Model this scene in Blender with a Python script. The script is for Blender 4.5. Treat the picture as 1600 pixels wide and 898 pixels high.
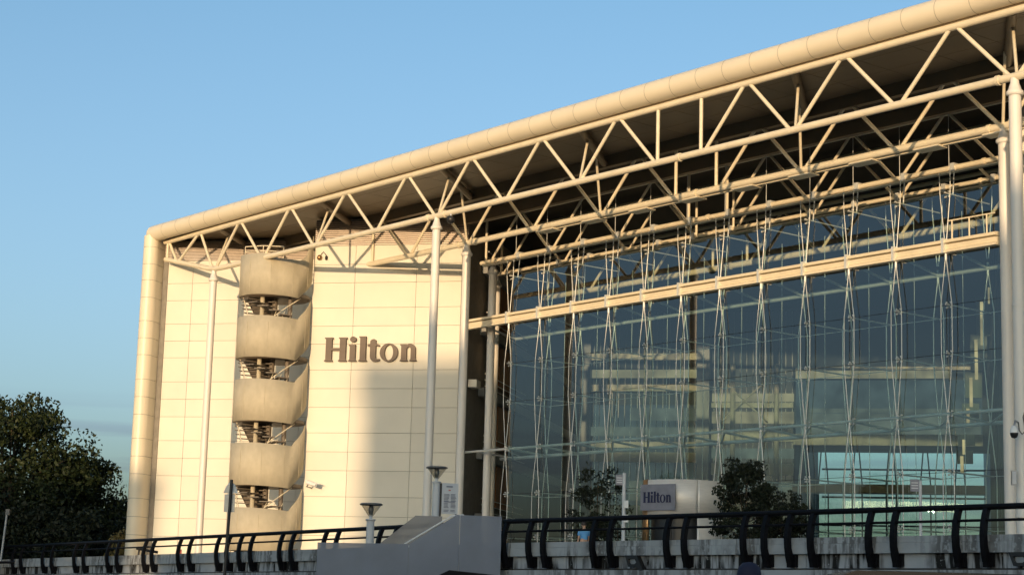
import bpy, math, random
from mathutils import Vector, Matrix
from math import radians, sin, cos, pi, tan, atan2, sqrt

for o in list(bpy.data.objects):
    bpy.data.objects.remove(o, do_unlink=True)
scene = bpy.context.scene
COL = scene.collection
rnd = random.Random(7)
CZ = 1.3                       # eye height above the road

# ------------------------------------------------------------------ camera
PITCH, ROLL = radians(9.948), radians(1.604)
fw = Vector((0, cos(PITCH), sin(PITCH))); rt = Vector((1, 0, 0)); up = Vector((0, -sin(PITCH), cos(PITCH)))
r2 = cos(ROLL) * rt + sin(ROLL) * up
u2 = -sin(ROLL) * rt + cos(ROLL) * up
cd = bpy.data.cameras.new('camera'); cam = bpy.data.objects.new('camera', cd); COL.objects.link(cam)
cam.matrix_world = Matrix(((r2.x, u2.x, -fw.x, 0), (r2.y, u2.y, -fw.y, 0), (r2.z, u2.z, -fw.z, CZ), (0, 0, 0, 1)))
cd.sensor_width = 36; cd.lens = 2915 / 1600 * 36; cd.clip_end = 9000; cd.clip_start = 0.3
scene.camera = cam

# ------------------------------------------------------------------ light
SUN_AZ, SUN_EL = 14.0, 3.2      # azimuth the light travels towards (from +Y to +X), elevation of the sun
world = bpy.data.worlds.new('World'); scene.world = world; world.use_nodes = True
nt = world.node_tree; nt.nodes.clear()
wo = nt.nodes.new('ShaderNodeOutputWorld'); bg = nt.nodes.new('ShaderNodeBackground')
sky = nt.nodes.new('ShaderNodeTexSky'); sky.sky_type = 'NISHITA'; sky.sun_disc = False
sky.sun_elevation = radians(SUN_EL); sky.sun_rotation = radians(SUN_AZ + 180)
sky.altitude = 50; sky.air_density = 0.76; sky.dust_density = 3.0; sky.ozone_density = 3.0
bg.inputs['Strength'].default_value = 0.15
# thin bands of cloud low over the horizon
tc = nt.nodes.new('ShaderNodeTexCoord'); sx = nt.nodes.new('ShaderNodeSeparateXYZ')
mp = nt.nodes.new('ShaderNodeMapping'); mp.inputs['Scale'].default_value = (3, 3, 60)
ns = nt.nodes.new('ShaderNodeTexNoise'); ns.inputs['Scale'].default_value = 1.6; ns.inputs['Detail'].default_value = 4
rmp = nt.nodes.new('ShaderNodeMapRange'); rmp.inputs[1].default_value = 0.48; rmp.inputs[2].default_value = 0.62
low = nt.nodes.new('ShaderNodeMapRange'); low.inputs[1].default_value = 0.11; low.inputs[2].default_value = 0.085
mul = nt.nodes.new('ShaderNodeMath'); mul.operation = 'MULTIPLY'
mul2 = nt.nodes.new('ShaderNodeMath'); mul2.operation = 'MULTIPLY'; mul2.inputs[1].default_value = 0.95
mixc = nt.nodes.new('ShaderNodeMix'); mixc.data_type = 'RGBA'; mixc.blend_type = 'MULTIPLY'
hsv = nt.nodes.new('ShaderNodeHueSaturation'); hsv.inputs['Saturation'].default_value = 0.8
L = nt.links.new
trim = nt.nodes.new('ShaderNodeMix'); trim.data_type = 'RGBA'; trim.blend_type = 'MULTIPLY'; trim.inputs['Factor'].default_value = 1.0
trim.inputs['B'].default_value = (0.91, 1.085, 0.975, 1)
hz = nt.nodes.new('ShaderNodeMapRange'); hz.inputs[1].default_value = 0.34; hz.inputs[2].default_value = 0.10
hzm = nt.nodes.new('ShaderNodeMix'); hzm.data_type = 'RGBA'; hzm.blend_type = 'MULTIPLY'; hzm.inputs['B'].default_value = (1.38, 1.075, 1.02, 1)
L(tc.outputs['Generated'], mp.inputs[0]); L(mp.outputs[0], ns.inputs['Vector']); L(ns.outputs['Fac'], rmp.inputs[0])
L(tc.outputs['Generated'], sx.inputs[0]); L(sx.outputs['Z'], low.inputs[0])
L(rmp.outputs[0], mul.inputs[0]); L(low.outputs[0], mul.inputs[1]); L(mul.outputs[0], mul2.inputs[0])
L(mul2.outputs[0], mixc.inputs['Factor']); L(sky.outputs[0], hsv.inputs['Color']); L(hsv.outputs[0], trim.inputs['A']); L(sx.outputs['Z'], hz.inputs[0]); L(hz.outputs[0], hzm.inputs['Factor']); L(trim.outputs['Result'], hzm.inputs['A']); L(hzm.outputs['Result'], mixc.inputs['A'])
mixc.inputs['B'].default_value = (0.80, 0.75, 0.84, 1)
L(mixc.outputs['Result'], bg.inputs['Color']); L(bg.outputs[0], wo.inputs['Surface'])

sd = bpy.data.lights.new('sun', 'SUN'); so_ = bpy.data.objects.new('sun', sd); COL.objects.link(so_)
sd.energy = 1.35; sd.angle = radians(0.5); sd.color = (1.0, 0.70, 0.395)
ldir = Vector((sin(radians(SUN_AZ)) * cos(radians(SUN_EL)), cos(radians(SUN_AZ)) * cos(radians(SUN_EL)), -sin(radians(SUN_EL))))
so_.rotation_euler = ldir.to_track_quat('-Z', 'Y').to_euler(); so_.location = (-30, -60, 60)

vs = scene.view_settings
vs.view_transform = 'Standard'; vs.look = 'None'; vs.gamma = 1.0; vs.use_curve_mapping = False
vs.exposure = 1.53
scene.cycles.transparent_max_bounces = 24
scene.cycles.max_bounces = 8

# ------------------------------------------------------------------ materials
def _nodes(name):
    m = bpy.data.materials.new(name); m.use_nodes = True
    t = m.node_tree; b = t.nodes['Principled BSDF']
    return m, t, b

def mat(name, col, rough=0.6, metal=0.0, var=0.08, scale=3.0, bump=0.0, bscale=40.0, stretch=(1, 1, 1), spec=0.5, dark=None, obj_coord=True):
    """colour with a soft procedural variation (and optional fine bump)"""
    m, t, b = _nodes(name)
    b.inputs['Roughness'].default_value = rough; b.inputs['Metallic'].default_value = metal
    b.inputs['Specular IOR Level'].default_value = spec
    c = t.nodes.new('ShaderNodeTexCoord'); mpg = t.nodes.new('ShaderNodeMapping'); mpg.inputs['Scale'].default_value = stretch
    n = t.nodes.new('ShaderNodeTexNoise'); n.inputs['Scale'].default_value = scale; n.inputs['Detail'].default_value = 5
    r = t.nodes.new('ShaderNodeValToRGB')
    d = dark or tuple(x * (1 - 2 * var) for x in col)
    l = tuple(min(1, x * (1 + var)) for x in col)
    r.color_ramp.elements[0].position = 0.3; r.color_ramp.elements[0].color = (*d, 1)
    r.color_ramp.elements[1].position = 0.7; r.color_ramp.elements[1].color = (*l, 1)
    lk = t.links.new
    lk(c.outputs['Object'], mpg.inputs[0]); lk(mpg.outputs[0], n.inputs['Vector']); lk(n.outputs['Fac'], r.inputs[0]); lk(r.outputs[0], b.inputs['Base Color'])
    if bump:
        n2 = t.nodes.new('ShaderNodeTexNoise'); n2.inputs['Scale'].default_value = bscale; n2.inputs['Detail'].default_value = 3
        bp = t.nodes.new('ShaderNodeBump'); bp.inputs['Strength'].default_value = bump; bp.inputs['Distance'].default_value = 0.02
        lk(c.outputs['Object'], n2.inputs['Vector']); lk(n2.outputs['Fac'], bp.inputs['Height']); lk(bp.outputs[0], b.inputs['Normal'])
    return m

def emit(name, col, strength):
    m = bpy.data.materials.new(name); m.use_nodes = True; t = m.node_tree; t.nodes.clear()
    o = t.nodes.new('ShaderNodeOutputMaterial'); e = t.nodes.new('ShaderNodeEmission')
    n = t.nodes.new('ShaderNodeTexNoise'); n.inputs['Scale'].default_value = 0.9; n.inputs['Detail'].default_value = 2
    c = t.nodes.new('ShaderNodeTexCoord'); mr = t.nodes.new('ShaderNodeMapRange')
    mr.inputs[1].default_value = 0.3; mr.inputs[2].default_value = 0.7; mr.inputs[3].default_value = strength * 0.35; mr.inputs[4].default_value = strength
    t.links.new(c.outputs['Object'], n.inputs['Vector']); t.links.new(n.outputs['Fac'], mr.inputs[0]); t.links.new(mr.outputs[0], e.inputs['Strength'])
    e.inputs['Color'].default_value = (*col, 1); t.links.new(e.outputs[0], o.inputs[0])
    return m

def glass(name, tint, boost=1.8, rough=0.0, base=0.02, wobble=0.0):
    """thin architectural glass: tinted see-through with a Fresnel reflection of its outer face"""
    m = bpy.data.materials.new(name); m.use_nodes = True; t = m.node_tree; t.nodes.clear()
    o = t.nodes.new('ShaderNodeOutputMaterial'); mx = t.nodes.new('ShaderNodeMixShader')
    tr = t.nodes.new('ShaderNodeBsdfTransparent'); tr.inputs[0].default_value = (*tint, 1)
    gl = t.nodes.new('ShaderNodeBsdfGlossy'); gl.inputs['Roughness'].default_value = rough; gl.inputs[0].default_value = (0.92, 0.96, 1, 1)
    fr = t.nodes.new('ShaderNodeFresnel'); fr.inputs[0].default_value = 1.52
    g = t.nodes.new('ShaderNodeNewGeometry')
    m1 = t.nodes.new('ShaderNodeMath'); m1.operation = 'MULTIPLY_ADD'; m1.inputs[1].default_value = boost; m1.inputs[2].default_value = base
    inv = t.nodes.new('ShaderNodeMath'); inv.operation = 'SUBTRACT'; inv.inputs[0].default_value = 1
    m2 = t.nodes.new('ShaderNodeMath'); m2.operation = 'MULTIPLY'; m2.use_clamp = True
    lk = t.links.new
    lk(fr.outputs[0], m1.inputs[0]); lk(g.outputs['Backfacing'], inv.inputs[1]); lk(m1.outputs[0], m2.inputs[0]); lk(inv.outputs[0], m2.inputs[1])
    if wobble:
        n2 = t.nodes.new('ShaderNodeTexNoise'); n2.inputs['Scale'].default_value = 0.5; n2.inputs['Detail'].default_value = 1
        c = t.nodes.new('ShaderNodeTexCoord')
        bp = t.nodes.new('ShaderNodeBump'); bp.inputs['Strength'].default_value = wobble; bp.inputs['Distance'].default_value = 0.05
        lk(c.outputs['Object'], n2.inputs['Vector']); lk(n2.outputs['Fac'], bp.inputs['Height']); lk(bp.outputs[0], gl.inputs['Normal'])
    lk(m2.outputs[0], mx.inputs[0]); lk(tr.outputs[0], mx.inputs[1]); lk(gl.outputs[0], mx.inputs[2]); lk(mx.outputs[0], o.inputs[0])
    return m

def seethrough(name, col, alpha, rough=0.6, scale=6):
    m, t, b = _nodes(name)
    n = t.nodes.new('ShaderNodeTexNoise'); n.inputs['Scale'].default_value = scale; n.inputs['Detail'].default_value = 4
    c = t.nodes.new('ShaderNodeTexCoord'); r = t.nodes.new('ShaderNodeValToRGB')
    r.color_ramp.elements[0].color = (*[x * 0.8 for x in col], 1); r.color_ramp.elements[1].color = (*[min(1, x * 1.15) for x in col], 1)
    t.links.new(c.outputs['Object'], n.inputs['Vector']); t.links.new(n.outputs['Fac'], r.inputs[0]); t.links.new(r.outputs[0], b.inputs['Base Color'])
    b.inputs['Alpha'].default_value = alpha; b.inputs['Roughness'].default_value = rough
    return m

def weathered(name, base, stain, amount=0.5, spec=0.3):
    """painted concrete with vertical black run-off streaks"""
    m, t, b = _nodes(name); lk = t.links.new
    b.inputs['Roughness'].default_value = 0.85; b.inputs['Specular IOR Level'].default_value = spec
    c = t.nodes.new('ShaderNodeTexCoord')
    def noise(scale, st, det=5):
        mpg = t.nodes.new('ShaderNodeMapping'); mpg.inputs['Scale'].default_value = st
        n = t.nodes.new('ShaderNodeTexNoise'); n.inputs['Scale'].default_value = scale; n.inputs['Detail'].default_value = det
        lk(c.outputs['Object'], mpg.inputs[0]); lk(mpg.outputs[0], n.inputs['Vector']); return n.outputs['Fac']
    def ramp(src, a, bb):
        mr = t.nodes.new('ShaderNodeMapRange'); mr.inputs[1].default_value = a; mr.inputs[2].default_value = bb; lk(src, mr.inputs[0]); return mr.outputs[0]
    def mth(op, a, bb):
        k = t.nodes.new('ShaderNodeMath'); k.operation = op; k.use_clamp = True
        for i, v in enumerate((a, bb)):
            if isinstance(v, (int, float)): k.inputs[i].default_value = v
            else: lk(v, k.inputs[i])
        return k.outputs[0]
    streak = ramp(noise(3.0, (2.2, 2.2, 0.3)), 0.38, 0.54)
    patch = ramp(noise(0.7, (1, 1, 0.6)), 0.42, 0.54)
    fine = ramp(noise(9, (1, 1, 1)), 0.28, 0.45)
    f = mth('MULTIPLY', mth('MULTIPLY', streak, patch), mth('MULTIPLY', fine, amount * 1.6))
    soft = mth('MULTIPLY', ramp(noise(1.2, (1, 1, 2)), 0.35, 0.7), 0.22)
    tot = mth('MAXIMUM', f, soft)
    mx = t.nodes.new('ShaderNodeMix'); mx.data_type = 'RGBA'
    lk(tot, mx.inputs['Factor']); mx.inputs['A'].default_value = (*base, 1); mx.inputs['B'].default_value = (*stain, 1)
    lk(mx.outputs['Result'], b.inputs['Base Color'])
    return m

M = {}
M['clad'] = mat('cream_cladding', (0.74, 0.70, 0.60), 0.5, var=0.025, scale=0.6, spec=0.4, bump=0.03, bscale=1.2)
def panel_tone(m, amt):
    t = m.node_tree; b = t.nodes['Principled BSDF']; src = b.inputs['Base Color'].links[0].from_socket
    g = t.nodes.new('ShaderNodeNewGeometry'); mr = t.nodes.new('ShaderNodeMapRange'); mr.inputs[3].default_value = 1 - amt; mr.inputs[4].default_value = 1.0
    mx = t.nodes.new('ShaderNodeMix'); mx.data_type = 'RGBA'; mx.blend_type = 'MULTIPLY'; mx.inputs['Factor'].default_value = 1
    c = t.nodes.new('ShaderNodeCombineColor')
    t.links.new(g.outputs['Random Per Island'], mr.inputs[0])
    for i in range(3): t.links.new(mr.outputs[0], c.inputs[i])
    t.links.new(src, mx.inputs['A']); t.links.new(c.outputs[0], mx.inputs['B']); t.links.new(mx.outputs['Result'], b.inputs['Base Color'])
panel_tone(M['clad'], 0.07)
M['tube_back'] = mat('tube_joint', (0.42, 0.37, 0.28), 0.7)
M['clad_back'] = mat('joint_backing', (0.24, 0.22, 0.19), 0.8)  # dark backing seen through the cladding joints
M['fin'] = mat('cream_fin', (0.76, 0.67, 0.51), 0.4, var=0.03, scale=0.5, spec=0.5)
M['steel'] = mat('cream_steel_paint', (0.75, 0.66, 0.49), 0.4, var=0.04, scale=1.5)
M['column'] = mat('white_column_paint', (0.74, 0.70, 0.64), 0.4, var=0.03, scale=0.8)
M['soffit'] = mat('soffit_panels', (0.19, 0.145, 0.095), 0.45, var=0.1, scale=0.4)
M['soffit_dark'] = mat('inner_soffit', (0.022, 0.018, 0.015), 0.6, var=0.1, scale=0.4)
M['dark'] = mat('dark_recess', (0.03, 0.03, 0.03), 0.8)
M['louvre'] = mat('louvre_metal', (0.50, 0.42, 0.36), 0.35, metal=0.5, var=0.06)
M['mesh'] = mat('perforated_stair_mesh', (0.48, 0.425, 0.315), 0.85, metal=0.0, var=0.05, scale=2.2, stretch=(1.5, 1.5, 1.0), bump=0.15, bscale=60)
M['stairdark'] = mat('stair_steel', (0.16, 0.13, 0.10), 0.6)
M['letter'] = mat('bronze_letters', (0.105, 0.074, 0.055), 0.5, metal=0.1, var=0.06)
M['glass'] = glass('facade_glass', (0.84, 0.92, 0.90), 2.1, base=0.05, wobble=0.02)
M['rod'] = mat('stainless_rod', (0.68, 0.69, 0.67), 0.35, metal=0.3, var=0.04)
M['rail'] = mat('black_rail_paint', (0.006, 0.006, 0.008), 0.55, var=0.2, scale=4, spec=0.12)
M['parapet'] = weathered('painted_coping', (0.37, 0.40, 0.43), (0.07, 0.07, 0.07), 0.5)  # base, also of the band below, greyed and blued for foreground shade
M['parapet_low'] = weathered('stained_concrete', (0.38, 0.41, 0.45), (0.012, 0.012, 0.012), 1.3)
M['panel'] = seethrough('frosted_panel', (0.19, 0.225, 0.295), 0.74, 0.45, scale=1.5)
M['panel_thin'] = seethrough('tinted_screen', (0.24, 0.24, 0.25), 0.68, 0.35, scale=1.5)
M['lamp_post'] = mat('grey_post_paint', (0.56, 0.57, 0.58), 0.45, var=0.03)
M['lamp_glass'] = glass('lamp_lens', (0.72, 0.70, 0.66), 1.5)
M['lamp_dark'] = mat('lamp_lid', (0.12, 0.12, 0.12), 0.5)
M['wood'] = mat('timber_panelling', (0.34, 0.14, 0.05), 0.5, var=0.2, scale=2, stretch=(1, 1, 0.2))
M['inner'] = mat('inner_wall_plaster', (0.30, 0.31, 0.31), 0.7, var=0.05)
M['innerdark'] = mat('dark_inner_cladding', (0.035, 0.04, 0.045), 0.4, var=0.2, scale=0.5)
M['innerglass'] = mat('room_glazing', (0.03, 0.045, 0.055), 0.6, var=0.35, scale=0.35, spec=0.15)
M['curtain'] = mat('green_grey_drape', (0.10, 0.13, 0.115), 0.8, var=0.25, scale=1.2, stretch=(1, 1, 0.3))
M['slab'] = mat('gallery_edge', (0.34, 0.33, 0.27), 0.6, var=0.06)
M['lit'] = emit('warm_glow', (1.0, 0.80, 0.42), 0.14)  # emission stands in for light falling on the galleries
M['litpale'] = emit('pale_glow', (0.80, 0.90, 0.68), 0.06)
M['dimlit'] = emit('dim_warm_glow', (0.92, 0.80, 0.50), 0.035)  # warm and cool glow added to lift the dark interior
M['dimcool'] = emit('dim_cool_glow', (0.60, 0.80, 0.76), 0.036)
M['clear_glass'] = glass('clear_end_glass', (0.94, 0.99, 0.98), 1.0)
M['litstrip'] = emit('glow_strip', (1.0, 0.74, 0.34), 0.24)  # self-lit colour of the added bright strips, not a lamp
M['metal'] = mat('brushed_drum_metal', (0.84, 0.80, 0.75), 0.5, metal=0.25, var=0.04, stretch=(1, 1, 8))
M['copper'] = mat('bronze_jamb', (0.42, 0.26, 0.13), 0.3, metal=0.8)
M['signpanel'] = mat('grey_sign_panel', (0.22, 0.22, 0.26), 0.4)
M['navy'] = mat('navy_lettering', (0.008, 0.010, 0.05), 0.4)
M['board'] = mat('white_board', (0.58, 0.60, 0.62), 0.4, var=0.02)
M['ink'] = mat('board_print', (0.20, 0.22, 0.28), 0.6)
M['red'] = mat('red_print', (0.6, 0.10, 0.07), 0.6)
M['black'] = mat('black_plastic', (0.015, 0.015, 0.016), 0.45)
M['signback'] = mat('galvanised_sign_back', (0.34, 0.35, 0.36), 0.4, metal=0.6)
M['white'] = mat('white_paint', (0.75, 0.75, 0.74), 0.45, var=0.03)
M['asphalt'] = mat('asphalt', (0.055, 0.055, 0.057), 0.9, var=0.15, scale=1.0, bump=0.3, bscale=60)
M['paving'] = mat('deck_paving', (0.42, 0.40, 0.37), 0.85, var=0.1, scale=0.8)
M['grass'] = mat('grass_ground', (0.05, 0.075, 0.025), 0.95, var=0.25, scale=0.3)
M['concrete'] = mat('block_concrete', (0.48, 0.45, 0.41), 0.8, var=0.1, scale=0.2)
M['window'] = mat('block_windows', (0.04, 0.05, 0.06), 0.1)
M['bark'] = mat('bark', (0.10, 0.075, 0.05), 0.9, var=0.25, scale=4, bump=0.5)
M['skin'] = mat('skin', (0.50, 0.31, 0.22), 0.5, var=0.05)
M['blueshirt'] = mat('blue_cloth', (0.12, 0.36, 0.70), 0.8)
M['greycloth'] = mat('grey_cloth', (0.25, 0.25, 0.25), 0.85)
M['navycloth'] = mat('navy_cloth', (0.015, 0.016, 0.04), 0.8)
M['hair'] = mat('dark_hair', (0.03, 0.02, 0.015), 0.6)
M['tyre'] = mat('tyre_rubber', (0.02, 0.02, 0.02), 0.85)
M['vanpaint'] = mat('black_van_paint', (0.012, 0.012, 0.014), 0.25, var=0.05)
M['vanglass'] = mat('van_glass', (0.02, 0.025, 0.03), 0.08)

def leafmat(name, c1, c2):
    m, t, b = _nodes(name); lk = t.links.new
    b.inputs['Roughness'].default_value = 0.6; b.inputs['Specular IOR Level'].default_value = 0.25
    c = t.nodes.new('ShaderNodeTexCoord')
    n = t.nodes.new('ShaderNodeTexNoise'); n.inputs['Scale'].default_value = 1.1; n.inputs['Detail'].default_value = 6
    r = t.nodes.new('ShaderNodeValToRGB'); r.color_ramp.elements[0].position = 0.35; r.color_ramp.elements[1].position = 0.68
    r.color_ramp.elements[0].color = (*c1, 1); r.color_ramp.elements[1].color = (*c2, 1)
    lk(c.outputs['Object'], n.inputs['Vector']); lk(n.outputs['Fac'], r.inputs[0]); lk(r.outputs[0], b.inputs['Base Color'])
    return m
M['leaf'] = leafmat('broad_leaves', (0.008, 0.015, 0.004), (0.030, 0.042, 0.011))
M['leaf_dark'] = leafmat('evergreen_leaves', (0.005, 0.009, 0.004), (0.020, 0.027, 0.012))
M['leaf_sunlit'] = leafmat('sunlit_shrub_leaves', (0.10, 0.09, 0.03), (0.22, 0.17, 0.07))  # golden sunlight put into the leaf colour

# ------------------------------------------------------------------ mesh helpers
class MB:
    def __init__(s): s.v = []; s.f = []; s.sm = []
    def add(s, vs, fs, smooth=False):
        k = len(s.v); s.v += [Vector(v) for v in vs]
        for f in fs: s.f.append([i + k for i in f]); s.sm.append(smooth)
        return s
    def box(s, o, ex, ey, ez):
        o, ex, ey, ez = map(Vector, (o, ex, ey, ez))
        p = [o + ex * i + ey * j + ez * k for k in (0, 1) for j in (0, 1) for i in (0, 1)]
        fs = [(0, 2, 3, 1), (4, 5, 7, 6), (0, 1, 5, 4), (2, 6, 7, 3), (0, 4, 6, 2), (1, 3, 7, 5)]
        if ex.cross(ey).dot(ez) < 0: fs = [f[::-1] for f in fs]
        return s.add(p, fs)
    def cbox(s, c, sx, sy, sz):
        return s.box((c[0] - sx / 2, c[1] - sy / 2, c[2] - sz / 2), (sx, 0, 0), (0, sy, 0), (0, 0, sz))
    def tube(s, p, q, r, n=10, r1=None, caps=True):
        p, q = Vector(p), Vector(q); d = (q - p).normalized()
        a = d.orthogonal().normalized(); b = d.cross(a); r1 = r if r1 is None else r1
        vs = [p + (a * cos(2 * pi * i / n) + b * sin(2 * pi * i / n)) * r for i in range(n)]
        vs += [q + (a * cos(2 * pi * i / n) + b * sin(2 * pi * i / n)) * r1 for i in range(n)]
        s.add(vs, [(i, (i + 1) % n, n + (i + 1) % n, n + i) for i in range(n)], True)
        if caps: s.add(vs, [tuple(range(n))[::-1], tuple(range(n, 2 * n))])
        return s
    def path(s, pts, r, n=8):
        pts = [Vector(p) for p in pts]; rings = []
        a = None
        for i, p in enumerate(pts):
            d = ((pts[min(i + 1, len(pts) - 1)] - pts[max(i - 1, 0)])).normalized()
            a = d.orthogonal().normalized() if a is None else (a - d * a.dot(d)).normalized()
            b = d.cross(a); rr = r[i] if isinstance(r, (list, tuple)) else r
            rings.append([p + (a * cos(2 * pi * j / n) + b * sin(2 * pi * j / n)) * rr for j in range(n)])
        vs = [v for R in rings for v in R]; fs = []
        for i in range(len(pts) - 1):
            for j in range(n):
                fs.append((i * n + j, i * n + (j + 1) % n, (i + 1) * n + (j + 1) % n, (i + 1) * n + j))
        s.add(vs, fs, True)
        s.add(vs, [tuple(range(n))[::-1], tuple(range((len(pts) - 1) * n, len(pts) * n))])
        return s
    def lathe(s, c, prof, n=24, a0=0, a1=2 * pi):
        c = Vector(c); full = abs(a1 - a0 - 2 * pi) < 1e-6; m = n if full else n + 1
        vs = []; fs = []
        for r, z in prof:
            for i in range(m):
                t = a0 + (a1 - a0) * i / n; vs.append(c + Vector((r * cos(t), r * sin(t), z)))
        for k in range(len(prof) - 1):
            for i in range(n):
                j = (i + 1) % m
                fs.append((k * m + i, k * m + j, (k + 1) * m + j, (k + 1) * m + i))
        return s.add(vs, fs, True)
    def prism(s, poly, o, ex, ey, ez):
        """2-D polygon (counter-clockwise) in axes ex, ey at o, extruded along ez"""
        o, ex, ey, ez = map(Vector, (o, ex, ey, ez)); n = len(poly)
        vs = [o + ex * x + ey * y for x, y in poly] + [o + ex * x + ey * y + ez for x, y in poly]
        fs = [tuple(range(n))[::-1], tuple(range(n, 2 * n))] + [(i, (i + 1) % n, n + (i + 1) % n, n + i) for i in range(n)]
        if ex.cross(ey).dot(ez) < 0: fs = [f[::-1] for f in fs]
        return s.add(vs, fs)

def wloc(o):
    v = Vector((0, 0, 0))
    while o is not None: v = v + o.location; o = o.parent
    return v
def obj(name, mb, m, parent=None, loc=None):
    """links the collected shape as ONE mesh object; vertices are given in world space"""
    me = bpy.data.meshes.new(name)
    off = wloc(parent) if parent is not None else Vector(loc or (0, 0, 0))
    me.from_pydata([v - off for v in mb.v], [], mb.f); me.update()
    me.polygons.foreach_set('use_smooth', mb.sm)
    me.materials.append(m if not isinstance(m, str) else M[m])
    o = bpy.data.objects.new(name, me); COL.objects.link(o)
    if parent is not None: o.parent = parent
    else: o.location = off
    return o
def tag(o, label, cat, group=None):
    o['label'] = label; o['category'] = cat
    if group: o['group'] = group
    return o
def thing(name, label, cat, loc=(0, 0, 0), group=None):
    o = bpy.data.objects.new(name, None); COL.objects.link(o); o.location = loc; o.empty_display_size = 0.3
    return tag(o, label, cat, group)
def struct(name, mb, m, loc=None):
    o = obj(name, mb, m, None, loc); o['kind'] = 'structure'; return o
def dup(o, parent=None, loc=None):
    c = o.copy(); COL.objects.link(c); c.parent = parent
    if loc is not None: c.location = loc
    for ch in list(o.children): dup(ch, c)
    return c

# ------------------------------------------------------------------ frames measured for this building
Z = Vector((0, 0, 1))
Ad = Vector((0.9729, -0.2313, 0)); W1 = Vector((0.2313, 0.9729, 0))          # end wall: along it / into the building
Bd = Vector((0.6314, -0.7754, 0)); Bn = Vector((0.7754, 0.6314, 0))          # trusses and glass front: along / into
A0 = Vector((-4.75, 88.0, 0)); B0 = Vector((6.32, 65.14, 0))
def WA(a, w, z): return A0 + Ad * a + W1 * w + Z * (z + CZ)
def SB(s, o, z): return B0 + Bd * s + Bn * o + Z * (z + CZ)
def XY(x, y, z): return Vector((x, y, z + CZ))
DECK = 1.9

# ------------------------------------------------------------------ ground
struct('ground', MB().box((-3000, -3000, -0.5), (6000, 0, 0), (0, 6000, 0), (0, 0, 0.48)), 'grass')
rd = MB().box((-120, -30, -0.02), (240, 0, 0), (0, 60, 0), (0, 0, 0.02)); struct('road', rd, 'asphalt')
mk = MB()
for i in range(-12, 13): mk.box((i * 6.0, 9.0, 0.004), (2.5, 0, 0), (0, 0.12, 0), (0, 0, 0.004))
struct('road_markings', mk, 'white')
pv = MB().box((-30, 16, 0.004), (70, 0, 0), (0, 14, 0), (0, 0, 0.12)); struct('pavement', pv, 'paving')

# deck edge line (plan) : left run, right run
P0 = Vector((-16.04, 80.15, 0)); P1 = Vector((0.19, 54.19, 0)); P2 = Vector((11.33, 40.96, 0))
dL = (P1 - P0).normalized(); dR = (P2 - P1).normalized()
nL = Vector((-dL.y, dL.x, 0)); nR = Vector((-dR.y, dR.x, 0))
nL = -nL if nL.y > 0 else nL; nR = -nR if nR.y > 0 else nR      # outward (towards the road)
PL = P0 - dL * 45; PR = P1 + dR * 32
dk = MB()
poly = [PL - nL * 0.32, P1 - nL * 0.32, PR - nR * 0.32, PR + Vector((80, 0, 0)), Vector((120, 150, 0)), Vector((-80, 190, 0)), PL + Vector((-20, 30, 0))]
dk.prism([(p.x, p.y) for p in poly], (0, 0, DECK + CZ - 0.6), (1, 0, 0), (0, 1, 0), (0, 0, 0.6))
struct('forecourt_deck', dk, 'paving')

def parapet(a, b, n, label):
    d = (b - a); ln = d.length; d = d.normalized()
    t = thing('parapet_wall', label, 'wall', a)
    cop = MB(); k = 0; x = 0
    while x < ln - 0.05:
        w = min(4.4, ln - x)
        cop.box(a + d * x + n * -0.30 + Z * (1.66 + CZ), d * (w - 0.02), n * 0.38, Z * 0.24)
        cop.box(a + d * x + n * -0.30 + Z * (1.905 + CZ), d * (w - 0.02), n * 0.365, Z * 0.145)
        x += w
    obj('coping', cop, 'parapet', t)
    lo = MB(); x = 0
    while x < ln - 0.05:
        w = min(2.2, ln - x)
        lo.box(a + d * x + n * -0.30 + Z * (1.32 + CZ), d * (w - 0.015), n * 0.25, Z * 0.335); x += w
    obj('stained_band', lo, 'parapet_low', t)
    ba = MB().box(a + n * -0.34 + Z * (1.28 + CZ), d * ln, n * 0.28, Z * 0.035)
    obj('shadow_gap', ba, 'dark', t)
    fa = MB().box(a + n * -0.34, d * ln, n * 0.46, Z * (1.275 + CZ))
    obj('lower_face', fa, 'parapet', t)
    return t
parapet(PL, P1 - dL * 0.05, nL, 'long weathered white parapet wall left of the grey entrance stair')
parapet(P1 + dR * 0.05, PR, nR, 'black-stained white parapet wall in front of the glass atrium')

# ------------------------------------------------------------------ the hotel building
hotel = thing('hotel_building', 'large cream-clad hotel with glass atrium front under a deep trussed roof canopy', 'hotel building', (A0.x, A0.y, DECK + CZ))

def cladding(a_list, z_list, w, thick=0.05, gap=0.018):
    mb = MB()
    for i in range(len(a_list) - 1):
        for j in range(len(z_list) - 1):
            mb.box(WA(a_list[i] + gap / 2, w - thick, z_list[j] + gap / 2), Ad * (a_list[i + 1] - a_list[i] - gap), W1 * thick, Z * (z_list[j + 1] - z_list[j] - gap))
    return mb
ZJ = [1.9, 3.46, 4.37, 5.29, 6.52, 7.41, 8.31, 9.53, 10.43, 11.33, 12.58, 13.45, 14.34, 15.56, 16.46, 17.39]
obj('end_wall', cladding([-5.03, -2.90, 0.18, 2.42, 2.78], ZJ, 0.0), 'clad', hotel)
obj('end_wall', cladding([-14.84, -13.18, -10.1, -7.02, -4.9], ZJ[:-1] + [17.64], 4.43), 'clad', hotel)
rw = MB()
for j in range(len(ZJ) - 1):
    rw.box(WA(-5.03, 0.02, ZJ[j] + 0.011), Ad * 0.05, W1 * 4.3, Z * (ZJ[j + 1] - ZJ[j] - 0.022))
obj('wall_return', rw, 'clad', hotel)
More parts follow.
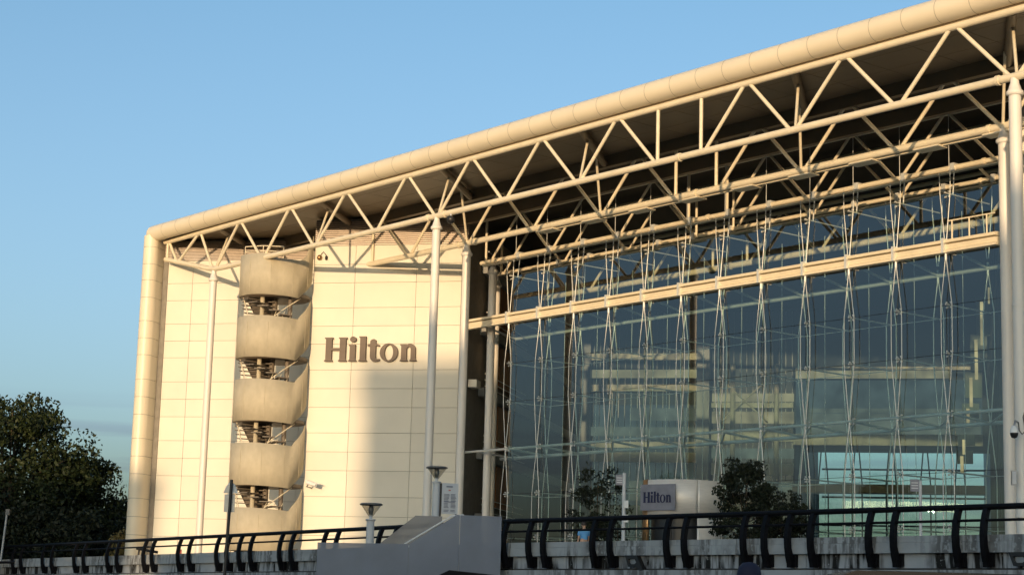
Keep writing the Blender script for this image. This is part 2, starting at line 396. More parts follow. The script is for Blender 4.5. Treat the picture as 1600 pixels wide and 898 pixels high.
obj('dark_strip', MB().box(WA(-14.82, 4.32, 1.9), Ad * 0.26, W1 * 0.055, Z * 15.7), 'clad_back', hotel)  # flat dark strip laid over the wall beside the fin
bk = MB().box(WA(-5.0, 0.0, 1.9), Ad * 7.70, W1 * 60, Z * 16.8)
bk.box(WA(-15.5, 4.43, 1.9), Ad * 10.9, W1 * 55, Z * 16.8)
obj('wing_core', bk, 'clad_back', hotel)
# inner face of the left wing along the atrium (timber near the glass, dark glazing beyond)
iw = MB()
for k in range(5): iw.box(WA(2.72, 6.6, 2.2 + k * 3.02), Ad * 0.06, W1 * 3.2, Z * 2.1)
obj('timber_panelling', iw, 'wood', hotel)
iw = MB()
for k in range(5): iw.box(WA(2.72, 2.6, 4.35 + k * 3.02), Ad * 0.30, W1 * 24, Z * 0.42)
obj('gallery_front', iw, 'inner', hotel)
rl = MB()
for k in range(5):
    for h in (0.5, 0.8, 1.1): rl.tube(WA(2.95, 3.0, 4.4 + k * 3.02 + h), WA(2.95, 12, 4.4 + k * 3.02 + h), 0.025, 6)
obj('gallery_rail', rl, 'rod', hotel)
obj('gallery_end', MB().box(WA(2.80, 0.3, 10.55), Ad * 0.42, W1 * 0.8, Z * 0.36), 'clad', hotel)
iw = MB().box(WA(2.72, 10.0, 1.9), Ad * 0.09, W1 * 16.5, Z * 16.6)
obj('inner_glazing', iw, 'innerglass', hotel)

def louvre(a0, a1, w, z0, z1):
    mb = MB(); n = 12; h = (z1 - z0) / n
    for k in range(n):
        mb.prism([(0, 0), (-0.075, -0.01), (-0.075, h * 0.38), (0, h * 0.62)], WA(a0, w, z0 + k * h), W1, Z, Ad * (a1 - a0))
    return mb
obj('louvre_band', louvre(-5.0, 2.7, 0.0, 17.42, 18.62), 'louvre', hotel)
obj('louvre_band', louvre(-14.8, -5.0, 4.43, 17.67, 18.62), 'louvre', hotel)

# corner fin with a bull nose, in storey-jointed pieces
fn = MB()
prof = [(-15.62, 4.43), (-15.62, 3.55)] + [(-15.22 - 0.4 * cos(t), 3.55 - 0.4 * sin(t)) for t in [pi * k / 16 for k in range(1, 16)]] + [(-14.82, 3.55), (-14.82, 4.43)]
zf = ZJ[:-1] + [17.3, 18.2, 18.82]
for j in range(len(zf) - 1):
    z0, z1 = zf[j] + 0.01, zf[j + 1] - 0.01; n = len(prof)
    vs = [WA(a, w, z0) for a, w in prof] + [WA(a, w, z1) for a, w in prof]
    fn.add(vs, [(i, i + 1, n + i + 1, n + i) for i in range(n - 1)], True)
    fn.add(vs, [tuple(range(n, 2 * n)), tuple(range(n))[::-1]])
obj('corner_fin', fn, 'fin', hotel)
fi = MB().box(WA(-15.59, 3.56, 1.9), Ad * 0.74, W1 * 0.87, Z * 16.9)
fi.tube(WA(-15.22, 3.55, 1.9), WA(-15.22, 3.55, 18.8), 0.385, 24)
obj('fin_joint', fi, 'clad_back', hotel)

# eave tube in rings, with a lip under it
EO, EZ, ER = -0.15, 19.10, 0.41
S_END = 40
def eave(s_):
    k = min(1, max(0, (s_ + 38.92) / 8.0))
    return SB(s_, -0.50 + 0.35 * k, 18.96 + 0.14 * k)
ev = MB(); s = -38.92
while s < S_END:
    e = min(s + 1.32, S_END); d_ = (eave(e) - eave(s)).normalized() * 0.012
    ev.tube(eave(s) + d_, eave(e) - d_, ER, 28, caps=False); s = e
obj('eave_tube', ev, 'fin', hotel)
ec = MB().tube(eave(-38.9), eave(-30.92), ER - 0.012, 24).tube(eave(-30.92), eave(S_END), ER - 0.012, 24)
obj('eave_joint', ec, 'tube_back', hotel)
el = MB().lathe(eave(-38.92), [(0.41 * cos(t), 0.41 * sin(t)) for t in [-pi / 2 + pi * k / 14 for k in range(15)]], 28)
obj('eave_corner', el, 'fin', hotel)
lp = MB().prism([(-0.04, 18.66), (0.10, 18.64), (0.10, 18.85), (-0.04, 18.85)], B0 + Bd * -38.0 + Z * CZ, Bn, Z, Bd * (S_END + 38.0))
obj('eave_lip', lp, 'soffit', hotel)

# roof and soffit
rf = MB()
rp = [SB(-38.6, 0.05, 0), SB(S_END, 0.05, 0), SB(S_END, 55, 0), WA(-15.5, 60, 0), WA(-15.5, 4.0, 0)]
rf.prism([(p.x, p.y) for p in rp], (0, 0, 18.98 + CZ), (1, 0, 0), (0, 1, 0), (0, 0, 0.22))
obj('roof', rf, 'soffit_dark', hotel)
sf = MB()
for k in range(int((S_END + 38.0) / 2.23)):
    s0 = -38.0 + k * 2.23
    for o0, o1 in ((0.1, 1.4), (1.4, 2.9), (2.9, 4.3)):
        # stop the soffit at the end-wall plane on the far left
        sf.box(SB(s0 + 0.012, o0 + 0.012, 18.80), Bd * 2.206, Bn * (o1 - o0 - 0.024), Z * 0.1)
obj('soffit', sf, 'soffit', hotel)
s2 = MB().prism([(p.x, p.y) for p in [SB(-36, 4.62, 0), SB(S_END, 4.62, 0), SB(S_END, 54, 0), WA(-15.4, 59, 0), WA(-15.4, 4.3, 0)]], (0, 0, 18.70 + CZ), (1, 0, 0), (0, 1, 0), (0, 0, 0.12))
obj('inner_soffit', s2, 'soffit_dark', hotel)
gb = MB().box(SB(-37.4, 4.34, 18.35), Bd * (S_END + 37.4), Bn * 0.26, Z * 0.5)
gb.box(SB(-30, 6.9, 18.2), Bd * (S_END + 30), Bn * 0.25, Z * 0.5)
obj('gutter_beam', gb, 'soffit', hotel)

# trusses: bottom-node parameter list, top nodes half-way between
T1B = [-37.2, -33.44, -28.92, -24.42, -19.62, -15.14, -10.65, -6.16, -1.75, 0.52, 4.87, 9.32, 13.79, 18.3, 22.8, 27.3, 31.8, 36.3]
def truss(name_label, off, shift, b0=None, rb=0.125, rtp=0.12, rdg=0.07, left=None, zt=18.53, smax=40, double=False):
    t = MB().tube(SB((left if left is not None else -38.6), off, zt), SB(smax, off, zt), rtp, 14)
    tr = obj('truss', t, 'steel', hotel); tr['label'] = name_label          # the top chord carries the rest
    nodes = [n + shift for n in T1B]; st = left if left is not None else -38.6
    zb = 16.45
    bc = MB()
    if left is None:
        bc.path([SB(-38.45, off, 17.62), SB(-33.9, off, 16.56), SB(-33.2, off, 16.47), SB(-32.4, off, zb)], rb, 14)
        bc.tube(SB(-32.5, off, zb), SB(smax, off, zb), rb, 14)
    else:
        bc.tube(SB(left, off, zb), SB(smax, off, zb), rb, 14)
    for s_ in (-0.62 + shift, 13.2 + shift, -15.75 + shift, -14.6 + shift):
        if s_ > st + 1: bc.tube(SB(s_ - 0.06, off, zb), SB(s_ + 0.06, off, zb), rb + 0.035, 14)
    obj('bottom_chord', bc, 'steel', tr)
    def dg(a, za, b, zb_):
        if min(a, b) < st - 0.2 or max(a, b) > 24: return
        obj('diagonal', MB().tube(SB(a, off, za), SB(b, off, zb_), rdg, 10), 'steel', tr)
    for i in range(len(nodes) - 1):
        a, b = nodes[i], nodes[i + 1]
        za = 17.32 if (left is None and i == 0) else zb
        if i == 8:      # splice panel with two posts
            dg(a - 0.02, zb, a - 0.02, zt); dg(b - 0.06, zb, b - 0.06, zt); continue
        m = (a + b) / 2 + (0.25 if i == 0 and left is None else 0)
        dg(a + 0.12, za, m - 0.1, zt); dg(m + 0.1, zt, b - 0.12, zb)
    if left is None:
        dg(-38.3, 17.6, -38.3, zt); dg(-38.2, zt, -37.3, 17.4)
    elif left > -30:
        dg(left + 0.35, zb, left + 0.35, zt)
    return tr
truss('front roof truss above the tall white columns', 0.0, 0.0)
truss('second roof truss meeting the cream end wall', 4.5, -3.65, left=-26.6, rb=0.13)
truss('third roof truss along the top of the glass front', 8.0, -6.45, left=-22.2, rb=0.10, rtp=0.09, rdg=0.06)
truss('innermost roof truss behind the glass', 10.4, -8.4, left=-24.0, rb=0.10, rtp=0.09, rdg=0.06)
truss('deep roof truss seen through the atrium glass', 16.4, -13.3, left=-27.5, rb=0.14, rtp=0.09, rdg=0.07)
# shelf plates under the second chord, leaning struts to the soffit ribs
pl = MB()
for k in range(9):
    s_ = -13.9 + k * 2.9
    pl.box(SB(s_, 4.42, 16.24), Bd * 1.1, Bn * 0.5, Z * 0.07)
pl.box(SB(-14, 4.62, 16.28), Bd * 40, Bn * 0.12, Z * 0.12)
pl.box(SB(-22, 10.3, 16.22), Bd * 30, Bn * 0.26, Z * 0.07); pl.box(SB(-22, 7.9, 16.26), Bd * 30, Bn * 0.2, Z * 0.06)
obj('chord_plate', pl, 'steel', hotel)
ribs = MB()
for n in T1B[1:15:1]:
    if n in (0.52, -1.75): continue
for k, n in enumerate([-33.44, -24.42, -15.14, -6.16, 4.87, 13.79, 22.8]):
    rib = obj('soffit_rib', MB().tube(SB(n - 0.2, 0.25, 18.62), SB(n - 3.3, 4.3, 18.5), 0.15, 12), 'soffit', hotel)
    obj('strut', MB().tube(SB(n + 0.05, 0.05, 16.55), SB(n - 0.95, 1.3, 18.55), 0.055, 8), 'steel', rib)
    if n > -24: obj('strut', MB().tube(SB(n - 3.65, 4.45, 16.55), SB(n - 2.7, 3.3, 18.55), 0.055, 8), 'steel', rib)

# columns
def column(p, r, ztop, label=None):
    b = obj('column', MB().tube((p.x, p.y, DECK + CZ), (p.x, p.y, ztop - 0.42 + CZ), r, 24), 'column', hotel)
    c = MB().lathe((p.x, p.y, CZ), [(r + 0.03, ztop - 0.55), (r + 0.075, ztop - 0.5), (r + 0.075, ztop - 0.43), (r + 0.02, ztop - 0.38), (r * 0.72, ztop - 0.16), (r * 0.66, ztop)], 24)
    obj('capital', c, 'column', b)
    if label: b['label'] = label
    return b
column(SB(-33.44, 0, 0), 0.175, 16.40)
column(SB(-15.14, 0, 0), 0.175, 16.40)
column(SB(13.79, 0, 0), 0.19, 16.40)
column(SB(-18.83, 4.5, 0), 0.185, 16.40)
column(SB(10.12, 4.5, 0), 0.19, 16.40)
column(SB(-21.6, 8.25, 0), 0.19, 16.40)
column(SB(7.45, 8.25, 0), 0.19, 16.40)
column(SB(-24.1, 10.5, 0), 0.19, 16.40)
pc = SB(13.79, 0, 0)
for z in (9.4, 3.2): obj('column_band', MB().tube((pc.x, pc.y, z + CZ), (pc.x, pc.y, z + 0.1 + CZ), 0.21, 24), 'column', hotel)

# ---------------- glass front
GO = 7.6; GL, GR = -21.75, 7.72
MUL = [-19.30, -17.10, -14.79, -12.50, -10.28, -8.05, -5.84, -3.56, -1.25, 0.93, 3.17, 5.43]
edges = [GL] + MUL + [GR]
rows = [DECK, 3.43, 5.38, 7.44, 9.58, 11.34, 13.45, 15.42]
gp = MB()
for i in range(1, len(edges) - 1):
    for j in range(len(rows) - 1):
        gp.box(SB(edges[i] + 0.008, GO, rows[j] + 0.008), Bd * (edges[i + 1] - edges[i] - 0.016), Bn * 0.02, Z * (rows[j + 1] - rows[j] - 0.016))
gf = obj('glass_front', gp, 'glass', hotel); gf['label'] = 'tall frameless glass wall of the atrium'
# the side return pane at the right end
gs = MB().box(SB(GR + 0.03, GO, DECK), Bn * 0.75 + Bd * -0.55, Bd * 0.02, Z * (15.42 - DECK)); obj('glass_return', gs, 'glass', hotel)
js = MB()
for z in rows[1:-1]:
    if z not in (7.44, 13.45): js.box(SB(-19.3, GO - 0.006, z - 0.009), Bd * (GR + 19.3), Bn * 0.005, Z * 0.018)
for s_ in MUL: js.box(SB(s_ - 0.008, GO - 0.004, DECK), Bd * 0.016, Bn * 0.004, Z * (15.42 - DECK))
obj('silicone_joint', js, 'black', gf)
# upper transom: chunky gutter-shaped beam, one piece per bay
tb = MB()
for i in range(len(edges) - 1):
    a, b = edges[i] + 0.03 - (0.75 if i == 0 else 0), edges[i + 1] - 0.03
    o = B0 + Bd * a + Z * CZ; ln = Bd * (b - a)
    tb.prism([(GO - 0.30, 13.66), (GO - 0.02, 13.70), (GO - 0.02, 13.54), (GO - 0.34, 13.54)][::-1], o, Bn, Z, ln)
    tb.prism([(GO - 0.22, 13.34), (GO - 0.27, 13.49), (GO - 0.02, 13.52), (GO - 0.02, 13.20), (GO - 0.30, 13.20), (GO - 0.30, 13.27)][::-1], o, Bn, Z, ln)
ub = obj('upper_transom', tb, 'steel', gf)
for s_ in edges[1:-1]:
    obj('bracket', MB().box(SB(s_ - 0.05, GO - 0.37, 13.18), Bd * 0.1, Bn * 0.32, Z * 0.54), 'rod', ub)
hr = MB()
for k in range(3): hr.tube(SB(5.75 + k * 0.75, GO - 0.2, 13.68), SB(5.75 + k * 0.75, GO - 0.2, 14.35), 0.03, 6)
hr.tube(SB(5.6, GO - 0.2, 14.35), SB(7.6, GO - 0.2, 14.35), 0.03, 6)
obj('guard_rail', hr, 'steel', ub)
# lower transom: twin tubes with cross bracing
lb = MB().tube(SB(GL - 0.9, GO + 0.13, 7.46), SB(GR, GO + 0.13, 7.46), 0.06, 12)
lb.tube(SB(GL - 0.9, GO + 2.3, 7.30), SB(GR - 1.2, GO + 2.3, 7.30), 0.075, 12)
for i, s_ in enumerate(edges[:-1]):
    lb.tube(SB(s_, GO + 0.2, 7.44), SB(s_, GO + 2.3, 7.30), 0.05, 8)
    lb.tube(SB(s_, GO + 2.3, 7.30), SB(edges[i + 1], GO + 0.2, 7.44), 0.04, 8)
obj('lower_transom', lb, 'rod', gf)
it = MB().tube(SB(GL, GO + 2.3, 13.0), SB(GR - 1.2, GO + 2.3, 13.0), 0.09, 12)
for i, s_ in enumerate(edges[:-1]): it.tube(SB(s_, GO + 0.1, 13.4), SB(s_, GO + 2.3, 13.0), 0.05, 8)
for z in (3.43, 5.38, 9.58, 11.34): it.tube(SB(GL + 2.4, GO + 2.3, z), SB(GR - 1.2, GO + 2.3, z), 0.014, 6)
for i in range(1, len(edges) - 1): it.tube(SB((edges[i] + edges[i + 1]) / 2, GO + 2.3, DECK), SB((edges[i] + edges[i + 1]) / 2, GO + 2.3, 15.3), 0.011, 5)
obj('inner_transom', it, 'rod', gf)
# cable trusses: lens-shaped pairs of rods, struts at every row, spider fittings
def mullion(s_):
    mb = MB(); r = 0.020
    segs = [((15.3, 16.4), (13.45, 13.2)), ]
    for oo, dz in ((GO - 0.16, 0), (GO + 2.3, -0.25)):
        r = 0.017 if dz == 0 else 0.022
        # between the transoms: open lens
        for sg in (-1, 1):
            w = 0.24 * sg
            mb.path([SB(s_, oo, 13.15 + dz), SB(s_ + w, oo, 11.34), SB(s_ + w, oo, 9.58), SB(s_ + w * 0.1, oo, 7.46 + dz * 0.4)], r, 6)
            mb.path([SB(s_, oo, 7.4 + dz * 0.4), SB(s_ + w, oo, 5.38), SB(s_ + w, oo, 3.43), SB(s_ + w * 0.6, oo, DECK)], r, 6)
            mb.path([SB(s_ + w * 1.0, oo, 16.2), SB(s_ + w * 0.95, oo, 15.42), SB(s_ + w * 0.15, oo, 13.6 + dz)], r, 6)
        mb.tube(SB(s_, oo, 13.2), SB(s_, oo, 12.95 + dz), 0.05, 8)
    for z in (3.43, 5.38, 9.58, 11.34, 15.42):
        mb.tube(SB(s_, GO - 0.2, z), SB(s_, GO + 2.45, z), 0.028, 6)
    for z in (3.43, 5.38, 7.44, 9.58, 11.34, 13.45, 15.38):
        for a in (-1, 1):
            for b in (-1, 1):
                mb.tube(SB(s_, GO + 0.1, z), SB(s_ + a * 0.09, GO - 0.035, z + b * 0.09), 0.016, 5)
                mb.tube(SB(s_ + a * 0.09, GO - 0.05, z + b * 0.09), SB(s_ + a * 0.09, GO + 0.0, z + b * 0.09), 0.032, 8)
    mb.box(SB(s_ - 0.09, 7.86, 16.30), Bd * 0.18, Bn * 0.28, Z * 0.3); mb.box(SB(s_ - 0.09, 10.26, 16.30), Bd * 0.18, Bn * 0.28, Z * 0.3)
    mb.tube(SB(s_, GO + 0.3, 15.4), SB(s_, GO + 0.4, 16.45), 0.03, 6)
    mb.tube(SB(s_ - 0.12, GO + 0.25, 16.3), SB(s_ - 0.12, GO + 0.25, 18.6), 0.012, 5)
    obj('cable_truss', mb, 'rod', gf)
for s_ in MUL: mullion(s_)

# ---------------- inside the atrium
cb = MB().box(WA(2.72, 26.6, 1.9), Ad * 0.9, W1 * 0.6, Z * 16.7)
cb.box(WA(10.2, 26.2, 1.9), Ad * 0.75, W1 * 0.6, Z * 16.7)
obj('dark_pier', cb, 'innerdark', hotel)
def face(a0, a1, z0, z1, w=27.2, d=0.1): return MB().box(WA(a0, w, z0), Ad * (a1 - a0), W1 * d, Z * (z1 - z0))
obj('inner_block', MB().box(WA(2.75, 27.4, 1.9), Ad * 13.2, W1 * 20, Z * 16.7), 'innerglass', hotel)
obj('warm_glow_face', face(11.05, 15.85, 2.0, 15.0, 27.345, 0.03), 'dimlit', hotel)  # this and the next two: self-lit faces added to brighten the atrium
obj('cool_glow_face', face(3.7, 10.1, 2.0, 12.8, 27.345, 0.03), 'dimcool', hotel)
obj('bridge_glow_face', face(16.0, 26.8, 11.1, 14.3, 27.345, 0.03), 'dimcool', hotel)
rb_ = MB()
for k in range(34): rb_.box(WA(2.9 + k * 0.39, 27.33, 1.9), Ad * 0.05, W1 * 0.07, Z * 16.6)
obj('block_ribs', rb_, 'inner', hotel)
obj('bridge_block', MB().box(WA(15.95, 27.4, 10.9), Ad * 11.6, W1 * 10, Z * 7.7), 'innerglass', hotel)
for z0, z1, a0, a1, m in ((14.45, 14.95, 3.6, 10.2, 'lit'), (14.4, 14.85, 16.0, 25.1, 'lit'),
                          (11.85, 12.6, 6.0, 10.2, 'litpale'), (10.9, 11.45, 3.6, 10.2, 'litpale'), (11.1, 12.3, 16.3, 26.7, 'litpale'), (12.35, 12.6, 16.3, 26.7, 'litpale'),
                          (10.2, 10.55, 3.6, 10.2, 'lit'), (7.0, 8.2, 6.0, 10.2, 'litpale'),
                          (11.7, 12.4, 11.0, 15.9, 'lit'), (13.0, 13.5, 11.0, 15.9, 'lit'), (9.6, 10.2, 11.0, 15.9, 'litpale'), (7.6, 8.2, 11.0, 15.9, 'litpale'), (5.0, 5.6, 11.0, 15.9, 'litpale')):
    o = obj('gallery_glow', face(a0, a1, z0, z1, 27.2, 0.1), m, hotel)  # self-lit bands standing in for light on the gallery fronts
for z0, z1, a0, a1 in ((13.6, 14.0, 3.6, 10.2), (9.3, 9.9, 3.6, 10.2), (6.0, 6.7, 3.6, 10.2), (15.5, 15.9, 3.6, 10.2), (8.6, 9.3, 11.0, 15.9), (6.2, 6.9, 11.0, 15.9), (10.6, 11.3, 11.0, 15.9), (12.6, 12.9, 11.0, 15.9), (10.4, 11.05, 15.9, 26.8), (14.85, 15.05, 16, 26.8)):
    obj('gallery_edge', face(a0, a1, z0, z1, 26.9, 0.28), 'slab', hotel)
for a_ in (12.3, 14.9):
    obj('warm_post', MB().tube(WA(a_, 26.8, 1.9), WA(a_, 26.8, 15.2), 0.16, 10), 'slab', hotel)
xb = MB()
for c in (13.0, ):
    for sg in (-1, 1): xb.tube(WA(c - 1.4, 26.7, 13.0 - 1.3 * sg), WA(c + 1.4, 26.7, 13.0 + 1.3 * sg), 0.06, 6)
obj('cross_brace', xb, 'slab', hotel)
obj('footbridge', MB().box(WA(15.9, 26.0, 7.55), Ad * 11, W1 * 1.0, Z * 0.5), 'soffit', hotel)
fg = MB()
for k in range(6): fg.tube(WA(15.9, 52, 3 + k * 2.0), WA(28, 52, 3 + k * 2.0), 0.07, 6)
for k in range(5):
    for sg in (-0.35, 0.35): fg.path([WA(16 + k * 2.4, 52, 14), WA(16 + k * 2.4 + sg, 52, 10), WA(16 + k * 2.4 + sg, 52, 5), WA(16 + k * 2.4, 52, 2)], 0.05, 6)
obj('far_glazing_bars', fg, 'innerdark', hotel)
obj('far_glazing', MB().box(WA(13, 52.3, 1.9), Ad * 16, W1 * 0.02, Z * 16.7), 'clear_glass', hotel)
# right wing: inner face and end wall
rwg = MB().box(WA(27.40, -18.2, 1.9), Ad * 30, W1 * 80, Z * 16.7)
obj('right_wing', rwg, 'inner', hotel)
cu = MB()
for k in range(26): cu.box(WA(27.28 - 0.1 * (k % 2), -15 + k * 1.6, 1.9), Ad * 0.1, W1 * 1.5, Z * 16.6)
obj('inner_curtain', cu, 'curtain', hotel)
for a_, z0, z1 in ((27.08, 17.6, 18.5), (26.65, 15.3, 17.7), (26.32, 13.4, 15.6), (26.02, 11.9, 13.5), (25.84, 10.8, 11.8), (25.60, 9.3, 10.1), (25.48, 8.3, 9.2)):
    obj('glow_strip', MB().box(WA(a_, 20, z0), Ad * 0.17, W1 * 0.25, Z * (z1 - z0)), 'litstrip', hotel)  # glowing strips added to show bright upright slots, no real lamps
    obj('strip_backing', MB().box(WA(a_ - 0.22, 20.1, z0 + 0.5), Ad * 0.9, W1 * 0.2, Z * (z1 - z0 - 0.2)), 'curtain', hotel)
pf = MB().box(WA(26.92, -18.35, 1.9), Ad * 16, W1 * 0.1, Z * 15.5); obj('end_wall', pf, 'clad', hotel)
fl = MB().box(WA(2.9, 1, 1.905), Ad * 22.2, W1 * 60, Z * 0.02); obj('lobby_floor', fl, 'paving', hotel)

# ------------------------------------------------------------------ spiral escape stair at the step of the end wall
SC = WA(-6.72, -0.6, -CZ); SR = 1.74
st = thing('spiral_staircase', 'tan mesh-clad spiral escape stair standing in the step of the cream end wall', 'staircase', (SC.x, SC.y, DECK + CZ))
def ring_z(t):       # t: degrees from the view side, + to the right
    if t > 62: return (t - 62) / 48 * 1.15
    return -0.10 * (t / 62) if t > 0 else -0.03 * t / 60
def SP(t, r, z):
    d = (-W1 * cos(radians(t)) + Ad * sin(radians(t))); return SC + d * r + Z * (z + CZ)
ring_tops = [16.65, 13.66, 10.64, 7.62, 4.60]
for k, zt_ in enumerate(ring_tops):
    mb = MB(); N = 44; vs = []
    for i in range(N + 1):
        t = -125 + 240 * i / N; dz = ring_z(t); lowz = zt_ - 1.98
        top = zt_ + dz
        if k == 0 and 18 < t < 80: top = zt_ - 0.25 + (max(0, t - 62) / 48 * 1.1)
        for r in (SR, SR - 0.05):
            vs += [SP(t, r, lowz + dz * 0.9), SP(t, r, top)]
    fs = []
    for i in range(N):
        a, b = i * 4, (i + 1) * 4
        fs += [(a, b, b + 1, a + 1), (a + 2, a + 3, b + 3, b + 2), (a + 1, b + 1, b + 3, a + 3), (a, a + 2, b + 2, b)]
    mb.add(vs, fs, True); bal = obj('balustrade', mb, 'mesh', st)
    for t in (-62, -25, 12, 48, 80): obj('seam', MB().path([SP(t, SR + 0.006, zt_ - 1.84 + ring_z(t) * 0.9), SP(t, SR + 0.006, zt_ - 0.3 + ring_z(t))], 0.012, 5), 'mesh', bal)
    # treads and soffit of the flight under this ring
    tr = MB(); nt_ = 15
    for i in range(nt_):
        a0 = 150 - i * 20; z = zt_ - 1.9 - 1.1 + i * 0.2 - 0.9
        if z > zt_ - 1.7: break
        q = [SP(a0, 0.2, z), SP(a0, SR - 0.08, z), SP(a0 - 19, SR - 0.08, z), SP(a0 - 19, 0.2, z)]
        tr.add(q + [p - Z * 0.05 for p in q], [(0, 1, 2, 3), (7, 6, 5, 4), (0, 4, 5, 1), (1, 5, 6, 2), (2, 6, 7, 3), (3, 7, 4, 0)])
    for i in range(5):      # risers seen in the gap on the left
        z = zt_ - 1.95 - i * 0.21; w = 0.25 + 0.0 * i
        a = SP(-72 + i * 7, SR - 0.12, z); b = SP(10, 0.35, z)
        tr.box(a, b - a, W1 * 0.28, Z * 0.035)
    obj('steps', tr, 'stairdark', st)
    ds = MB().lathe((SC.x, SC.y, CZ), [(0.2, zt_ - 1.92), (SR - 0.06, zt_ - 1.96), (SR - 0.06, zt_ - 1.82), (0.2, zt_ - 1.78)], 30)
    obj('landing', ds, 'stairdark', st)
    q = [SP(-84, SR - 0.12, zt_ - 1.86), SP(0, 0.2, zt_ - 1.86), SP(0, 0.2, zt_ - 3.0), SP(-44, SR * 0.62, zt_ - 3.0)]
    q = [p + W1 * 0.45 for p in q]
    obj('flight_soffit', MB().add(q + [p + W1 * 0.05 for p in q], [(0, 1, 2, 3), (7, 6, 5, 4), (0, 4, 5, 1), (1, 5, 6, 2), (2, 6, 7, 3), (3, 7, 4, 0)]), 'stairdark', st)
    obj('handrail', MB().tube(SP(-68, SR - 0.2, zt_ - 1.9), SP(-30, SR - 0.2, zt_ - 3.1), 0.03, 6), 'steel', st)
    obj('handrail', MB().path([SP(20, SR - 0.25, zt_ - 3.0), SP(45, SR - 0.3, zt_ - 2.5), SP(75, SR - 0.25, zt_ - 2.0)], 0.025, 6), 'steel', st)
    for t in (18, 34, 50): obj('baluster', MB().tube(SP(t, SR - 0.3, zt_ - 3.1), SP(t + 6, SR - 0.3, zt_ - 2.75), 0.014, 5), 'steel', st)
obj('post', MB().tube(SP(-18, 0.95, 1.9), SP(-18, 0.95, 16.3), 0.11, 12), 'mesh', st)
obj('post', MB().tube(SP(62, 1.1, 1.9), SP(62, 1.1, 16.3), 0.11, 12), 'stairdark', st)
obj('newel', MB().tube(SP(0, 0.0, 1.9), SP(0, 0.0, 16.6), 0.14, 12), 'stairdark', st)
gr = MB()
for dz in (17.15, 16.9): gr.path([SP(-60, SR * 0.9, dz), SP(-20, SR * 0.6, dz), SP(40, SR * 0.5, dz)], 0.025, 6)
for t, rr in ((-60, 0.9), (-20, 0.6), (40, 0.5)): gr.tube(SP(t, SR * rr, 16.2), SP(t, SR * rr, 17.15), 0.02, 6)
obj('guard_rail', gr, 'steel', st)

# ------------------------------------------------------------------ lettering
def arc(cx, cy, rx, ry, a0, a1, n): return [(cx + rx * cos(radians(a0 + (a1 - a0) * i / n)), cy + ry * sin(radians(a0 + (a1 - a0) * i / n))) for i in range(n + 1)]
def serif_stem(x0, x1, y0, y1, sl=0.05, sr=0.05, top=True, bot=True, h=0.055):
    polys = [[(x0, y0), (x1, y0), (x1, y1), (x0, y1)]]
    if bot: polys.append([(x0 - sl, y0), (x1 + sr, y0), (x1 + sr, y0 + h * 0.6), (x1, y0 + h * 1.5), (x0, y0 + h * 1.5), (x0 - sl, y0 + h * 0.6)])
    if top: polys.append([(x0 - sl, y1), (x0 - sl, y1 - h * 0.6), (x0, y1 - h * 1.5), (x1, y1 - h * 1.5), (x1 + (sr if top is True else 0), y1 - h * 0.6), (x1 + (sr if top is True else 0), y1)])
    return polys
def ringpoly(cx, cy, rx, ry, ix, iy, n=28):
    q = []
    for i in range(n):
        a, b = 360 * i / n, 360 * (i + 1) / n
        q.append([(cx + ix * cos(radians(a)), cy + iy * sin(radians(a))), (cx + rx * cos(radians(a)), cy + ry * sin(radians(a))),
                  (cx + rx * cos(radians(b)), cy + ry * sin(radians(b))), (cx + ix * cos(radians(b)), cy + iy * sin(radians(b)))])
    return q
# letters on a cap height of 1; total advance about 3.97
LET = []
LET.append(serif_stem(0.07, 0.33, 0, 1) + serif_stem(0.68, 0.94, 0, 1) + [[(0.33, 0.46), (0.68, 0.46), (0.68, 0.56), (0.33, 0.56)]])
LET.append(serif_stem(1.12, 1.36, 0, 0.70, top='l') + [arc(1.25, 0.92, 0.135, 0.12, 0, 345, 18)])
LET.append(serif_stem(1.56, 1.81, 0, 1.04, top='l'))
LET.append([[(2.00, 0.22), (2.24, 0.22), (2.24, 0.88), (2.16, 0.93), (2.06, 0.90), (2.00, 0.84)], [(1.88, 0.63), (2.40, 0.63), (2.40, 0.68), (2.24, 0.73), (2.00, 0.73), (1.88, 0.68)],
            [(2.00, 0.22), (2.03, 0.09), (2.10, 0.01), (2.22, -0.015), (2.34, 0.0), (2.42, 0.05), (2.42, 0.10), (2.33, 0.09), (2.26, 0.12), (2.24, 0.22)]])
LET.append(ringpoly(2.81, 0.36, 0.385, 0.385, 0.19, 0.32))
n_top = arc(3.72, 0.50, 0.23, 0.22, 180, 0, 14); n_in = arc(3.66, 0.47, 0.09, 0.13, 180, 0, 14)
nq = [[n_in[i], n_in[i + 1], n_top[i + 1], n_top[i]][::-1] for i in range(14)]
LET.append(serif_stem(3.34, 3.57, 0, 0.70, top='l') + [[p for p in q] for q in nq] + [[(3.75, 0), (3.95, 0), (3.95, 0.50), (3.75, 0.47)]] +
           [[(3.70, 0), (4.00, 0), (4.00, 0.035), (3.95, 0.08), (3.75, 0.08), (3.70, 0.035)]])
NAMES = ['letter_h', 'letter_i', 'letter_l', 'letter_t', 'letter_o', 'letter_n']
def area(q): return sum(q[i][0] * q[(i + 1) % len(q)][1] - q[(i + 1) % len(q)][0] * q[i][1] for i in range(len(q)))
def lettering(parent, o, ex, ey, ez, m):
    for k, polys in enumerate(LET):
        mb = MB()
        for i, q in enumerate(polys):
            if area(q) < 0: q = q[::-1]
            e = 1 + 0.004 * (i % 3)           # keep overlapping strokes off one plane
            mb.prism(q, o - Vector(ez) * (0.002 * (i % 3)), ex, ey, Vector(ez) * e)
        obj('letter', mb, m, parent)
sgn = thing('wall_sign', 'big bronze serif letters spelling Hilton on the cream end wall', 'sign', WA(-4.25, -0.06, 11.72))
hs = 1.155
